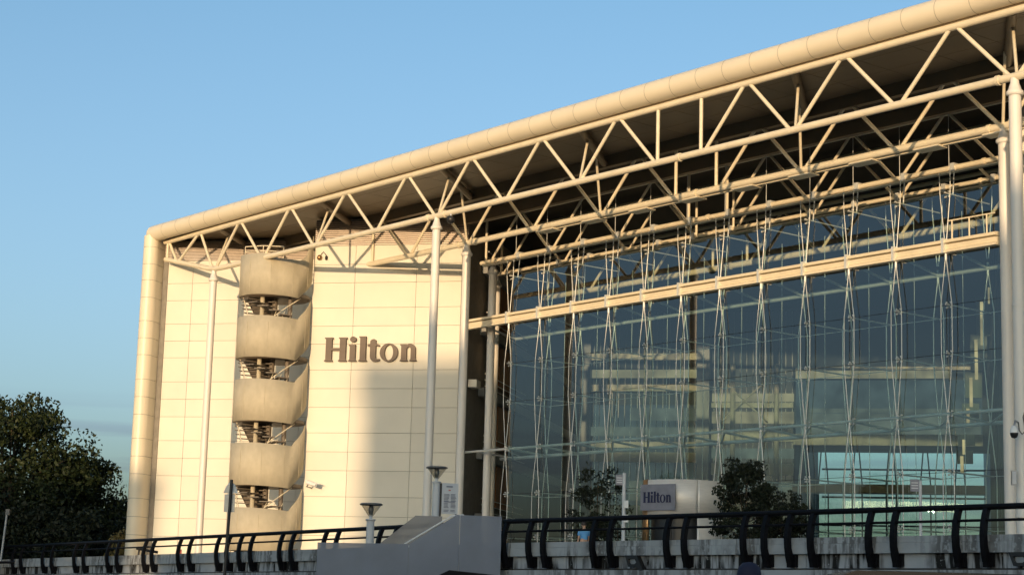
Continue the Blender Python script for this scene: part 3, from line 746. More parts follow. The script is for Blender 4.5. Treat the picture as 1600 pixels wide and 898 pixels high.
lettering(sgn, WA(-4.25, -0.10, 11.72), Ad * hs, Z * hs, -W1 * 0.14, 'letter')

# ------------------------------------------------------------------ railings along the deck edge
def rail_run(a, d, n, t0, t1, posts, label, name='railing'):
    t = thing(name, label, 'railing', a + d * t0 + Z * (DECK + CZ), 'black railings along the deck edge')
    tr = MB().path([a + d * t0 + Z * (2.66 + CZ) + n * 0.08, a + d * t1 + Z * (2.66 + CZ) + n * 0.08], 0.07, 10)
    obj('top_rail', tr, 'rail', t)
    mr = MB().path([a + d * t0 + Z * (2.36 + CZ) + n * 0.17, a + d * t1 + Z * (2.36 + CZ) + n * 0.17], 0.032, 8)
    obj('mid_rail', mr, 'rail', t)
    prof = [(0.06, 2.66), (0.13, 2.50), (0.19, 2.30), (0.225, 2.05), (0.21, 1.80), (0.15, 1.58), (0.10, 1.42), (0.09, 1.33)]
    for p in posts:
        mb = MB(); c = a + d * p; w = 0.062
        vs = []
        for i, (o, z) in enumerate(prof):
            th = 0.065 if i < 5 else 0.085
            for sg in (-1, 1):
                vs += [c + d * (w * sg) + n * (o - th) + Z * (z + CZ), c + d * (w * sg) + n * (o + th) + Z * (z + CZ)]
        k = len(prof); fs = []
        for i in range(k - 1):
            q, r_ = i * 4, (i + 1) * 4
            fs += [(q, r_, r_ + 1, q + 1), (q + 2, q + 3, r_ + 3, r_ + 2), (q, q + 2, r_ + 2, r_), (q + 1, r_ + 1, r_ + 3, q + 3)]
        fs += [(0, 1, 3, 2), (k * 4 - 4, k * 4 - 2, k * 4 - 1, k * 4 - 3)]
        mb.add(vs, fs)
        mb.box(c - d * 0.11 + n * -0.045 + Z * (1.35 + CZ), d * 0.22, n * 0.1, Z * 0.29)
        obj('post', mb, 'rail', t)
    return t
LP = [-24.0, -23.0, -19.6, -18.5, -15.02, -13.72, -10.46, -9.17, -6.05, -4.82, -1.83, -0.67, 2.43, 3.36, 6.15, 7.26, 9.94, 10.9, 12.01, 13.03, 15.52, 16.45, 18.96, 19.89, 22.9, 23.9, 26.6]
RP = [-0.1, 0.99, 1.62, 3.66, 4.34, 6.49, 7.14, 9.2, 9.9, 10.67, 11.39, 13.16, 13.89, 15.63, 16.38, 18.6, 19.4, 21.6, 22.4]
rail_run(P0, dL, nL, -24.5, 27.4, LP, 'curved black railing left of the grey stair, against the cream wall')
rail_run(P1, dR, nR, -0.25, 24, RP, 'curved black railing right of the grey stair, before the glass atrium')

# ------------------------------------------------------------------ entrance stair with screen panels
es = thing('entrance_stair', 'straight stair rising right between grey frosted balustrade screens up to the deck', 'stairs', XY(-2.7, 55, -CZ))
def panel(poly, y, m, name):
    mb = MB().prism(poly, (0, y, CZ), (1, 0, 0), (0, 0, 1), (0, 0.03, 0)); return obj(name, mb, m, es)
Y1 = 53.9
pA = [(-5.36, -CZ + 0.12), (-2.75, -CZ + 0.12), (-2.75, 1.93), (-5.36, 1.90)]
pB = [(-2.74, -CZ + 0.12), (-1.31, -CZ + 0.12), (-1.31, 2.79), (-1.39, 2.80), (-2.74, 1.92)]
pC = [(-1.30, -CZ + 0.12), (-0.11, -CZ + 0.12), (-0.11, 2.78), (-1.30, 2.79)]
for p in (pA, pB, pC): panel(p, Y1, 'panel', 'screen_panel')
panel([(-3.72, 1.0), (-2.3, 1.0), (-1.9, 1.6), (-1.9, 2.86), (-2.70, 2.86), (-3.72, 2.02)], 56.3, 'panel_thin', 'screen_panel')
stp = MB()
for i in range(18):
    x0 = -5.2 + i * 0.21 + 0.0; h = 0.19 * (i + 1)
    if h > DECK + CZ: h = DECK + CZ
    stp.box((x0, Y1 + 0.2, 0.0), (0.21, 0, 0), (0, 2.0, 0), (0, 0, h - 0.004 * (i % 2)))
stp.box((-1.42, Y1 + 0.2, 0), (1.3, 0, 0), (0, 2.0, 0), (0, 0, DECK + CZ - 0.01))
obj('steps', stp, 'paving', es)
for yy in (Y1 + 0.18, 56.1):
    hd = MB().path([(-3.2, yy, 1.72 + CZ), (-2.76, yy, 2.0 + CZ), (-1.55, yy, 2.76 + CZ), (-1.2, yy, 2.8 + CZ)], 0.025, 8); obj('handrail', hd, 'white', es)
std = MB()
for x in (-5.1, -4.2, -3.4, -2.95, -2.0, -1.65, -0.9, -0.3):
    top = 1.7 if x < -2.7 else (1.7 + (x + 2.7) * 0.62 if x < -1.4 else 2.5)
    std.box((x, Y1 + 0.04, 0.1), (0.05, 0, 0), (0, 0.05, 0), (0, 0, top - 0.25 + CZ))
    std.cbox((x + 0.025, Y1 + 0.045, 1.35 + CZ), 0.16, 0.02, 0.08); std.cbox((x + 0.025, Y1 + 0.045, top - 0.35 + CZ), 0.16, 0.02, 0.08)
obj('stanchion', std, 'black', es)

# ------------------------------------------------------------------ bowl-headed bollard lamps
def bowl_lamp(x, y, zb, ztop, label):
    t = thing('bollard_lamp', label, 'lamp', XY(x, y, zb), 'bowl-headed lamps by the entrance stair')
    obj('post', MB().tube(XY(x, y, zb), XY(x, y, ztop - 0.47), 0.115, 18), 'lamp_post', t)
    obj('collar', MB().lathe(XY(x, y, 0), [(0.115, ztop - 0.52), (0.15, ztop - 0.52), (0.15, ztop - 0.48), (0.05, ztop - 0.47), (0.05, ztop - 0.36)], 20), 'lamp_post', t)
    obj('bowl', MB().lathe(XY(x, y, 0), [(0.05, ztop - 0.40), (0.09, ztop - 0.36), (0.30, ztop - 0.07)], 24), 'lamp_glass', t)
    obj('bulb', MB().lathe(XY(x, y, 0), [(0.0, ztop - 0.36), (0.06, ztop - 0.34), (0.08, ztop - 0.2), (0.06, ztop - 0.08), (0, ztop - 0.07)], 14), 'signback', t)
    obj('lid', MB().lathe(XY(x, y, 0), [(0.0, ztop - 0.065), (0.33, ztop - 0.07), (0.345, ztop - 0.04), (0.30, ztop - 0.01), (0.0, ztop)], 28), 'lamp_dark', t)
bowl_lamp(-3.99, 55.6, -CZ + 0.1, 3.16, 'lower bowl-headed grey lamp standing before the railing end, left of the stair')
bowl_lamp(-2.19, 58.5, DECK, 4.52, 'higher bowl-headed grey lamp at the stair top beside the information board')

# ------------------------------------------------------------------ information board
ib = thing('information_board', 'pale upright information board with small print beside a white column', 'sign', XY(-1.8, 60, DECK))
obj('panel', MB().box(XY(-2.06, 60, 3.13), (0.52, 0.06, 0), (-0.01, 0.05, 0), (0, 0, 0.98)), 'board', ib)
obj('side_post', MB().box(XY(-2.17, 59.98, DECK), (0.10, 0.012, 0), (0, 0.08, 0), (0, 0, 2.2)), 'black', ib)
obj('leg', MB().box(XY(-1.62, 60.06, DECK), (0.05, 0, 0), (0, 0.05, 0), (0, 0, 1.3)), 'black', ib)
tx = MB()
for k in range(14):
    if k in (2, 7): continue
    for c in (0, 1):
        w = 0.13 + 0.05 * rnd.random()
        tx.box(XY(-1.99 + c * 0.22, 59.985 + 0.0068 * c * 4, 3.20 + k * 0.042), (w, w * 0.115, 0), (0, 0.004, 0), (0, 0, 0.018))
tx.box(XY(-1.92, 59.99, 3.98), (0.20, 0.023, 0), (0, 0.004, 0), (0, 0, 0.04)); tx.box(XY(-1.99, 59.985, 3.50), (0.36, 0.041, 0), (0, 0.004, 0), (0, 0, 0.028))
obj('print', tx, 'ink', ib)
obj('emblem', MB().box(XY(-1.85, 59.997, 3.87), (0.07, 0.008, 0), (0, 0.004, 0), (0, 0, 0.03)), 'red', ib)

# ------------------------------------------------------------------ road sign seen from behind
rs = thing('road_sign', 'back of a triangular road sign on a dark pole before the spiral stair', 'road sign', XY(-9.15, 62, -CZ))
obj('pole', MB().tube(XY(-9.22, 62, -CZ), XY(-9.10, 62, 4.16), 0.05, 12), 'black', rs)
obj('triangle', MB().prism([(-0.27, 3.72), (0.22, 3.72), (0.10, 4.02), (-0.06, 4.10), (-0.20, 3.92)], XY(-9.1, 62.08, 0), (1, 0, 0), (0, 0, 1), (0, 0.02, 0)), 'white', rs)
obj('rear_bracket', MB().prism([(-0.26, 3.73), (-0.05, 3.73), (-0.03, 4.02), (-0.14, 3.98)], XY(-9.1, 62.06, 0), (1, 0, 0), (0, 0, 1), (0, 0.012, 0)), 'signback', rs)
obj('plate', MB().box(XY(-9.32, 62.07, 3.1), (0.35, 0, 0), (0, 0.02, 0), (0, 0, 0.58)), 'signback', rs)

pp = thing('lamp_pole', 'thin grey pole with a small box on top before the dark trees at far left', 'pole', XY(-16.2, 60, -CZ))
obj('pole', MB().tube(XY(-16.16, 60, -CZ), XY(-15.92, 60, 2.72), 0.034, 10), 'signback', pp)
obj('head', MB().cbox(XY(-15.9, 60, 2.80), 0.11, 0.11, 0.18), 'lamp_dark', pp)
obj('bracket', MB().tube(XY(-16.1, 59.95, 1.2), XY(-15.55, 59.95, 1.22), 0.04, 8), 'rail', pp)

# slim totems with small plates
def totem(x, y, ztop, wd, label, plate_z, boxes):
    t = thing('sign_post', label, 'sign', XY(x, y, DECK))
    obj('pole', MB().tube(XY(x, y, DECK), XY(x, y, ztop), wd, 14), 'lamp_post', t)
    obj('plate', MB().box(XY(x - 0.30, y - 0.02, plate_z), (0.26, 0, 0), (0, 0.04, 0), (0, 0, 0.36)), 'signpanel', t)
    pr = MB()
    for k in range(3): pr.box(XY(x - 0.27, y - 0.026, plate_z + 0.08 + k * 0.08), (0.2, 0, 0), (0, 0.004, 0), (0, 0, 0.03))
    obj('print', pr, 'board', t)
    for z in boxes: obj('box', MB().cbox(XY(x + 0.08, y - 0.07, z), 0.14, 0.14, 0.26), 'white', t)
totem(4.15, 66, 5.05, 0.065, 'tall white sign post by the left shrub, small plate near its top', 4.62, (3.95, 3.45))
totem(12.39, 56, 4.30, 0.045, 'short pale sign post with a square plate before the bright glass at right', 3.98, ())

# ------------------------------------------------------------------ cameras and small fittings
def bullet_cam(p, d, label):
    d = Vector(d).normalized(); t = thing('security_camera', label, 'camera', p)
    obj('housing', MB().path([p, p + d * 0.55], 0.085, 10), 'white', t)
    obj('hood', MB().box(p + Vector((-0.1, 0, 0.09)), d * 0.62, (0.2, 0, 0), (0, 0, 0.02)), 'white', t)
    obj('bracket', MB().path([p + d * 0.1 - Z * 0.05, p - Z * 0.2 + d * 0.0, p + W1 * 0.75 - Z * 0.22], 0.03, 8), 'signback', t)
bullet_cam(XY(-9.42, 88.35, 5.9), (0.62, -0.35, -0.2), 'white bullet camera on the cream wall right of the spiral stair')
dc = thing('dome_camera', 'dome camera on a bent arm fixed to the rightmost white column', 'camera', XY(14.62, 53.75, 5.6))
obj('dome', MB().lathe(XY(14.62, 53.75, 0), [(0, 5.42), (0.08, 5.45), (0.115, 5.53), (0.12, 5.58)], 16), 'black', dc)
obj('housing', MB().lathe(XY(14.62, 53.75, 0), [(0.125, 5.58), (0.12, 5.66), (0.07, 5.78), (0.0, 5.80)], 16), 'white', dc)
obj('arm', MB().path([XY(14.62, 53.75, 5.78), XY(14.66, 53.75, 5.93), XY(14.76, 53.85, 5.9)] , 0.03, 8), 'signback', dc)
obj('cable', MB().path([XY(14.76, 53.8, 5.9), XY(14.77, 53.75, 5.66), XY(14.85, 53.75, 5.55), XY(14.95, 53.76, 5.65), XY(14.90, 53.78, 6.05), XY(14.95, 53.8, 6.2), XY(15.1, 54.0, 6.2)], 0.018, 6), 'black', dc)
jb = thing('junction_box', 'small grey box on the rightmost white column', 'box', XY(14.72, 54.3, 4.1))
obj('casing', MB().cbox(XY(14.72, 54.25, 4.33), 0.14, 0.1, 0.42), 'signback', jb); obj('door', MB().cbox(XY(14.72, 54.19, 4.33), 0.11, 0.012, 0.36), 'lamp_post', jb)
hc = thing('dome_camera', 'dark dome camera hanging under the front truss near a column top', 'camera', XY(-2.6, 75.9, 16.1))
obj('dome', MB().lathe(XY(-2.62, 75.95, 0), [(0, 15.93), (0.12, 15.97), (0.18, 16.08), (0.17, 16.2), (0.1, 16.26), (0, 16.28)], 18), 'black', hc)
obj('bracket', MB().tube(XY(-2.62, 75.95, 16.26), XY(-2.62, 75.95, 16.36), 0.05, 8), 'signback', hc)
wl = thing('alarm_bell', 'small dark alarm fittings high on the cream wall beside the stair top', 'alarm', WA(-4.7, -0.1, 16.9))
obj('bell', MB().lathe(WA(-4.72, -0.14, 0), [(0, 16.68), (0.1, 16.71), (0.13, 16.82), (0.08, 16.92), (0, 16.94)], 14), 'copper', wl)
obj('beacon', MB().lathe(WA(-4.38, -0.12, 0), [(0, 16.68), (0.06, 16.7), (0.07, 16.86), (0, 16.9)], 12), 'black', wl)
obj('conduit', MB().path([WA(-4.72, -0.1, 16.9), WA(-4.55, -0.08, 17.1), WA(-4.38, -0.1, 16.9)], 0.02, 6), 'black', wl)

def floodlight(p, d, n, label):
    t = thing('floodlight', label, 'floodlight', p, 'floodlights under the parapet coping')
    L_ = [(-0.30, 0.16), (0.14, 0.16), (0.40, -0.24), (0.28, -0.24), (0.12, -0.14), (-0.18, -0.14)]
    i_ = [(-0.18, 0.07), (0.07, 0.07), (0.13, -0.03), (0.06, -0.07), (-0.12, -0.07), (-0.16, -0.03)]
    mb = MB(); o = p + n * 0.02
    vs = [o + d * x + Z * z for x, z in L_] + [o + d * x + Z * z for x, z in i_]
    k = len(vs); vs += [v + n * 0.14 for v in vs]
    fs = []
    for i in range(6):
        j = (i + 1) % 6
        fs += [(i, j, 6 + j, 6 + i), (k + i, k + 6 + i, k + 6 + j, k + j), (i, k + i, k + j, j), (6 + i, 6 + j, k + 6 + j, k + 6 + i)]
    mb.add(vs, fs); obj('frame', mb, 'black', t)
    obj('lens', MB().box(o - d * 0.17 - Z * 0.07 + n * 0.06, d * 0.30, n * 0.02, Z * 0.13), 'signback', t)
floodlight(P1 + dR * 5.15 + nR * -0.04 + Z * (1.50 + CZ), dR, nR, 'black floodlight on the stained parapet left of centre, below the metal drum')
floodlight(P1 + dR * 17.25 + nR * -0.04 + Z * (1.50 + CZ), dR, nR, 'black floodlight on the stained parapet at the far right edge')
fb = thing('barrier_arm', 'short black bar leaning behind the railing by the corner fin', 'barrier', XY(-15.2, 81.2, DECK))
obj('arm', MB().tube(XY(-15.75, 80.6, 2.38), XY(-14.9, 81.0, 2.24), 0.06, 8), 'black', fb); obj('support', MB().tube(XY(-15.68, 80.62, DECK), XY(-15.62, 80.62, 2.36), 0.04, 8), 'black', fb)
rb = thing('fire_sign', 'small red notice standing on the parapet before the leftmost column', 'notice', XY(-13.37, 78.0, DECK))
obj('plate', MB().box(XY(-13.45, 77.6, 2.05), (0.16, 0, 0), (0, 0.02, 0), (0, 0, 0.24)), 'red', rb); obj('stake', MB().tube(XY(-13.37, 77.63, DECK), XY(-13.37, 77.63, 2.2), 0.015, 6), 'signback', rb)

# ------------------------------------------------------------------ metal entrance drum
DC = XY(7.05, 75.0, 0); DR = 1.57
dr = thing('entrance_drum', 'round brushed-metal entrance drum with a dark doorway and blue Hilton panel', 'entrance', (DC.x, DC.y, DECK + CZ))
def DPt(t, r, z): return Vector((DC.x + r * sin(radians(t)), DC.y - r * cos(radians(t)), z + CZ))
def shell(t0, t1, z0, z1, r, th, n=24):
    mb = MB(); vs = []
    for i in range(n + 1):
        t = t0 + (t1 - t0) * i / n
        vs += [DPt(t, r, z0), DPt(t, r, z1), DPt(t, r - th, z0), DPt(t, r - th, z1)]
    fs = []
    for i in range(n):
        a, b = i * 4, i * 4 + 4
        fs += [(a, b, b + 1, a + 1), (a + 2, a + 3, b + 3, b + 2), (a + 1, b + 1, b + 3, a + 3), (a, a + 2, b + 2, b)]
    fs += [(0, 1, 3, 2), (n * 4, n * 4 + 2, n * 4 + 3, n * 4 + 1)]
    return mb.add(vs, fs, True)
obj('drum_head', shell(-180, 17.5, 4.02, 5.44, DR, 0.06, 50), 'metal', dr)
obj('drum_head', shell(17.9, 180, 4.02, 5.44, DR, 0.06, 50), 'metal', dr)
obj('lid', MB().lathe((DC.x, DC.y, CZ), [(0, 5.40), (DR - 0.05, 5.40), (DR - 0.05, 5.43), (0, 5.43)], 40), 'lamp_dark', dr)
obj('door_side', shell(17.5, 120, DECK, 4.0, DR, 0.06, 30), 'metal', dr)
obj('jamb', shell(-88, -66, DECK, 5.46, DR + 0.02, 0.1, 10), 'copper', dr)
obj('doorway', MB().lathe((DC.x, DC.y, CZ), [(DR - 0.35, DECK + 0.02), (DR - 0.35, 3.98)], 40), 'innerdark', dr)
obj('door_post', MB().tube(DPt(-22, DR - 0.05, DECK), DPt(-22, DR - 0.05, 4.0), 0.04, 8), 'black', dr)
# flat sign board fixed to the drum
sc_ = DPt(-40, DR + 0.04, 4.72); ex = Vector((cos(radians(-40)), sin(radians(-40)), 0)); en = Vector((sin(radians(-40)), -cos(radians(-40)), 0))
sp_ = obj('sign_panel', MB().box(sc_ - ex * 0.86 - Z * 0.50 - en * 0.0, ex * 1.66, en * 0.05, Z * 1.02), 'signpanel', dr)
lettering(sp_, sc_ - ex * 0.72 + en * 0.052 - Z * 0.20, ex * 0.335, Z * 0.42, en * 0.02, 'navy')

# ------------------------------------------------------------------ trees and shrubs
def leaves(mb, c, rx, rz, n, size, r, shell_bias=0.5, flat=0.0):
    for _ in range(n):
        while True:
            v = Vector((r.uniform(-1, 1), r.uniform(-1, 1), r.uniform(-1, 1)))
            if v.length < 1 and v.length > shell_bias * r.random(): break
        p = Vector(c) + Vector((v.x * rx, v.y * rx, v.z * rz))
        a = Vector((r.gauss(0, 1), r.gauss(0, 1), r.gauss(0, 0.7))).normalized(); b = a.orthogonal().normalized()
        b = (b * cos(r.random() * 6.28) + a.cross(b) * sin(r.random() * 6.28)).normalized()
        s = size * r.uniform(0.6, 1.3); t_ = a.cross(b)
        mb.add([p - b * s * 0.5, p + t_ * s * 0.28, p + b * s * 0.6, p - t_ * s * 0.28], [(0, 1, 2, 3)])
def tree(name, label, base, h, rx, seed, nclump, nleaf, size, m, group=None, cat='tree', zfrac=0.55, clump=0.32, trunk_r=0.2, rz=None):
    r = random.Random(seed); base = Vector(base)
    t = thing(name, label, cat, base, group)
    cz = h * zfrac; rz = rz or h * (1 - zfrac)
    tips = []
    tk = MB().path([base, base + Vector((0.1 * rx * 0.3, 0, cz * 0.5)), base + Vector((0, 0.05, cz)), base + Vector((0.05, 0, cz + rz * 0.6))], [trunk_r, trunk_r * 0.8, trunk_r * 0.55, trunk_r * 0.15], 9)
    cl = MB()
    for k in range(nclump):
        while True:
            v = Vector((r.uniform(-1, 1), r.uniform(-1, 1), r.uniform(-1, 1)))
            if 0.35 < v.length < 1: break
        c = base + Vector((v.x * rx, v.y * rx, cz + v.z * rz * (1.0 if v.z > 0 else 0.9)))
        if k % 5 == 0:
            a = base + Vector((0, 0, cz * r.uniform(0.5, 1.1)))
            tk.path([a, (a + c) / 2 + Vector((0, 0, 0.15 * rx * 0.3)), c], [trunk_r * 0.32, trunk_r * 0.2, trunk_r * 0.07], 5)
        cr = clump * rx * r.uniform(0.6, 1.25)
        leaves(cl, c, cr, cr * 0.75, int(nleaf * (0.6 + 0.8 * r.random())), size, r)
    obj('trunk', tk, 'bark', t); obj('crown', cl, m, t)
    return t
GB = -CZ
tree('broadleaf_tree', 'largest dark broadleaf tree at the far left, cut by the photo edge', XY(-26.7, 101, GB), 12.5, 4.7, 3, 190, 190, 0.24, 'leaf', 'trees left of the hotel', clump=0.26, trunk_r=0.3, zfrac=0.52)
tree('broadleaf_tree', 'rounded dark tree between the largest tree and the corner fin', XY(-23.6, 103, GB), 9.5, 2.7, 11, 90, 190, 0.24, 'leaf', 'trees left of the hotel', clump=0.34, trunk_r=0.22)
tree('broadleaf_tree', 'low dark tree hard against the corner fin', XY(-21.4, 108, GB), 7.4, 3.0, 12, 70, 170, 0.24, 'leaf_dark', 'trees left of the hotel', clump=0.34, trunk_r=0.2)
tree('broadleaf_tree', 'dark undergrowth tree below the largest tree, behind the railing', XY(-28.5, 97, GB), 7.0, 4.2, 13, 80, 190, 0.26, 'leaf_dark', 'trees left of the hotel', clump=0.3, trunk_r=0.2)
tree('broadleaf_tree', 'short dense dark tree filling the gap left of the fin behind the railing', XY(-22.9, 98, GB), 6.3, 3.2, 14, 80, 190, 0.24, 'leaf_dark', 'trees left of the hotel', clump=0.34, trunk_r=0.2)
tree('sunlit_shrub', 'small shrub with sunlight painted into its leaves at the foot of the corner fin', XY(-19.6, 97.0, GB), 4.9, 0.75, 15, 24, 90, 0.16, 'leaf_sunlit', None, 'shrub', clump=0.45, trunk_r=0.06, zfrac=0.8)
tree('entrance_tree', 'small airy tree left of the metal entrance drum', XY(3.75, 77, DECK), 4.35, 1.2, 21, 60, 34, 0.13, 'leaf_dark', 'small trees on the deck', clump=0.3, trunk_r=0.05, zfrac=0.58)
tree('entrance_tree', 'dense dark small tree right of the metal entrance drum', XY(8.70, 68, DECK), 4.1, 1.2, 22, 110, 85, 0.12, 'leaf_dark', 'small trees on the deck', clump=0.26, trunk_r=0.06, zfrac=0.46)
tree('entrance_tree', 'bushy dark tree against the glass right of the dense small tree', XY(10.3, 70, DECK), 3.3, 1.0, 23, 70, 60, 0.12, 'leaf_dark', 'small trees on the deck', clump=0.3, trunk_r=0.06, zfrac=0.55)
tree('clipped_bush', 'dense clipped dark bush in front of the airy small tree', XY(3.55, 74.5, DECK), 2.3, 0.62, 24, 70, 70, 0.10, 'leaf_dark', None, 'bush', clump=0.3, trunk_r=0.05, zfrac=0.55)
def hedge(p, q, h, label, seed):
    r = random.Random(seed); t = thing('hedge', label, 'hedge', p); mb = MB(); tw = MB(); n = int((q - p).length / 0.3)
    for i in range(n):
        c = p + (q - p) * ((i + 0.5) / n) + Z * h * r.uniform(0.35, 0.7)
        leaves(mb, c, 0.38, h * 0.45, 70, 0.13, r); tw.tube(p + (q - p) * ((i + 0.5) / n), c, 0.02, 5)
    obj('stems', tw, 'bark', t); obj('foliage', mb, 'leaf_dark', t)
hedge(SB(-20.5, GO - 1.0, DECK), SB(-14.2, GO - 1.0, DECK), 1.25, 'low dark hedge along the foot of the glass left of the clipped bush', 31)
hedge(SB(-12.6, GO - 1.6, DECK), SB(-9.6, GO - 1.6, DECK), 2.4, 'tall dark hedge behind the tall white sign post', 32)
hedge(SB(-1.6, GO - 1.0, DECK), SB(4.6, GO - 1.0, DECK), 0.75, 'knee-high dark hedge along the foot of the glass at right', 33)
# far tree line beyond the atrium
r_ = random.Random(5); ft = MB()
for k in range(150):
    x = r_.uniform(-60, 180); leaves(ft, (x, 330 + r_.uniform(-5, 5), 4.0 + r_.uniform(0, 6)), 5.5, 3.5, 45, 2.0, r_)
fo = obj('distant_trees', ft, 'leaf_dark'); fo['kind'] = 'stuff'; tag(fo, 'dark far-off tree line glimpsed through the atrium', 'trees')

# ------------------------------------------------------------------ people
def skin_figure(name, verts, edges, radii, m, parent, lvl=2):
    me = bpy.data.meshes.new(name); off = wloc(parent)
    me.from_pydata([Vector(v) - off for v in verts], edges, []); me.update()
    o = bpy.data.objects.new(name, me); COL.objects.link(o)
    o.modifiers.new('skin', 'SKIN'); sv = me.skin_vertices[0].data
    for i, rr in enumerate(radii): sv[i].radius = (rr if isinstance(rr, tuple) else (rr, rr)); sv[i].use_root = (i == 0)
    ms = o.modifiers.new('sub', 'SUBSURF'); ms.levels = lvl; ms.render_levels = lvl
    dg = bpy.context.evaluated_depsgraph_get(); ev_ = o.evaluated_get(dg)
    m2 = bpy.data.meshes.new_from_object(ev_); o.modifiers.clear(); o.data = m2
    m2.materials.clear(); m2.materials.append(M[m]); m2.polygons.foreach_set('use_smooth', [True] * len(m2.polygons)); o.parent = parent
    return o
def figure(base, h, yaw, label, shirt, trousers, cap=None):
    base = Vector(base); t = thing('person', label, 'person', base); s = h / 1.75
    ex = Vector((cos(yaw), sin(yaw), 0)); ey = Vector((-sin(yaw), cos(yaw), 0))
    def P(x, y, z): return base + (ex * x + ey * y + Z * z) * s
    V_ = [P(0, 0, .95), P(0, 0, 1.15), P(0, 0, 1.36), P(0, 0, 1.47), P(0, .015, 1.55), P(0, .02, 1.64), P(0, .01, 1.705)]
    E_ = [(0, 1), (1, 2), (2, 3), (3, 4), (4, 5), (5, 6)]
    R_ = [(.135 * s, .10 * s), (.13 * s, .10 * s), (.15 * s, .10 * s), .055 * s, .07 * s, .088 * s, .06 * s]
    for sg in (-1, 1):
        k = len(V_)
        V_ += [P(.18 * sg, 0, 1.39), P(.225 * sg, -.01, 1.12), P(.235 * sg, .08, .88), P(.235 * sg, .12, .82)]
        E_ += [(2, k), (k, k + 1), (k + 1, k + 2), (k + 2, k + 3)]; R_ += [.055 * s, .042 * s, .032 * s, .03 * s]
        for f in range(5):
            j = len(V_)
            if f == 0: V_ += [P(.215 * sg, .145, .80), P(.205 * sg, .165, .755)]
            else: V_ += [P((.215 + .0125 * f) * sg, .13, .775), P((.213 + .0125 * f) * sg, .145, .715 + .010 * abs(f - 2.5))]
            E_ += [(k + 3, j), (j, j + 1)]; R_ += [.010 * s, .008 * s]
        k = len(V_)
        V_ += [P(.095 * sg, 0, .84), P(.10 * sg, .03, .48), P(.10 * sg, .07 * sg, .09), P(.10 * sg, .12 + .07 * sg, .045)]
        E_ += [(0, k), (k, k + 1), (k + 1, k + 2), (k + 2, k + 3)]; R_ += [.085 * s, .06 * s, .043 * s, .035 * s]
    skin_figure('body', V_, E_, R_, 'skin', t)
    # clothing: slightly fuller limbs over the same skeleton
    def cloth(name, pts, eds, rr, m): skin_figure(name, pts, eds, [x * s if not isinstance(x, tuple) else (x[0] * s, x[1] * s) for x in rr], m, t)
    cloth('shirt', [P(0, 0, .92), P(0, 0, 1.15), P(0, 0, 1.37), P(0, 0, 1.45), P(-.19, 0, 1.39), P(-.225, -.005, 1.16), P(.19, 0, 1.39), P(.225, -.005, 1.16)],
          [(0, 1), (1, 2), (2, 3), (2, 4), (4, 5), (2, 6), (6, 7)], [(.16, .125), (.155, .12), (.17, .12), .085, .075, .062, .075, .062], shirt)
    cloth('trousers', [P(0, 0, .95), P(-.10, 0, .84), P(-.10, .03, .48), P(-.10, -.07, .10), P(.10, 0, .84), P(.10, .03, .48), P(.10, .07, .10)],
          [(0, 1), (1, 2), (2, 3), (0, 4), (4, 5), (5, 6)], [(.15, .115), .105, .08, .062, .105, .08, .062], trousers)
    hm = MB().lathe(P(0, .0, 1.62), [(0.105 * s, -0.03 * s), (0.112 * s, 0.03 * s), (0.10 * s, 0.09 * s), (0.06 * s, 0.13 * s), (0, 0.14 * s)], 18)
    obj('cap' if cap else 'hair', hm, cap or 'hair', t)
    if cap: obj('brim', MB().box(P(-.07, .09, 1.625), ex * .14 * s, ey * .1 * s, Z * .012), cap, t)
    fc = MB()
    for sg in (-1, 1):
        fc.lathe(P(.033 * sg, .098, 1.605), [(0, -.01 * s), (.011 * s, 0), (0, .01 * s)], 8)
    obj('eyes', fc, 'black', t)
    obj('nose', MB().tube(P(0, .10, 1.60), P(0, .125, 1.565), .010 * s, 6, .016 * s), 'skin', t)
    obj('mouth', MB().box(P(-.025, .098, 1.525), ex * .05 * s, ey * .008, Z * .008), 'red', t)
    er = MB()
    for sg in (-1, 1): er.lathe(P(.098 * sg, .0, 1.595), [(0, -.03 * s), (.016 * s, -.01 * s), (.018 * s, .015 * s), (0, .03 * s)], 8)
    obj('ears', er, 'skin', t)
figure(XY(3.02, 72.0, DECK), 1.72, 0.4, 'person in a bright blue shirt standing on the deck behind the railing', 'blueshirt', 'greycloth')
figure((2.17, 16.7, 0.124), 1.69, 0.15, 'person in a dark cap, only the crown showing at the bottom edge', 'navycloth', 'navycloth', 'navycloth')

# ------------------------------------------------------------------ dark van and ticket machine on the pavement below
vn = thing('parked_van', 'black van of which only the roof shows at the bottom right edge', 'van', (6.6, 22.5, 0.0))
vx0, vx1, vy, vw, vh = 3.78, 8.7, 21.6, 1.85, 1.915
side = [(vx0 + 0.05, 0.35), (vx1 - 0.1, 0.35), (vx1, 0.8), (vx1 - 0.25, 1.05), (vx1 - 1.2, 1.2), (vx1 - 2.0, vh - 0.1), (vx1 - 2.4, vh), (vx0 + 0.25, vh), (vx0 + 0.06, vh - 0.07), (vx0, 1.1)]
obj('body', MB().prism(side, (0, vy, 0), (1, 0, 0), (0, 0, 1), (0, vw, 0)), 'vanpaint', vn)
for yy in (vy - 0.006, vy + vw - 0.01):
    obj('side_window', MB().prism([(vx0 + 0.4, 1.15), (vx1 - 1.6, 1.15), (vx1 - 2.15, vh - 0.18), (vx0 + 0.4, vh - 0.18)], (0, yy, 0), (1, 0, 0), (0, 0, 1), (0, 0.016, 0)), 'vanglass', vn)
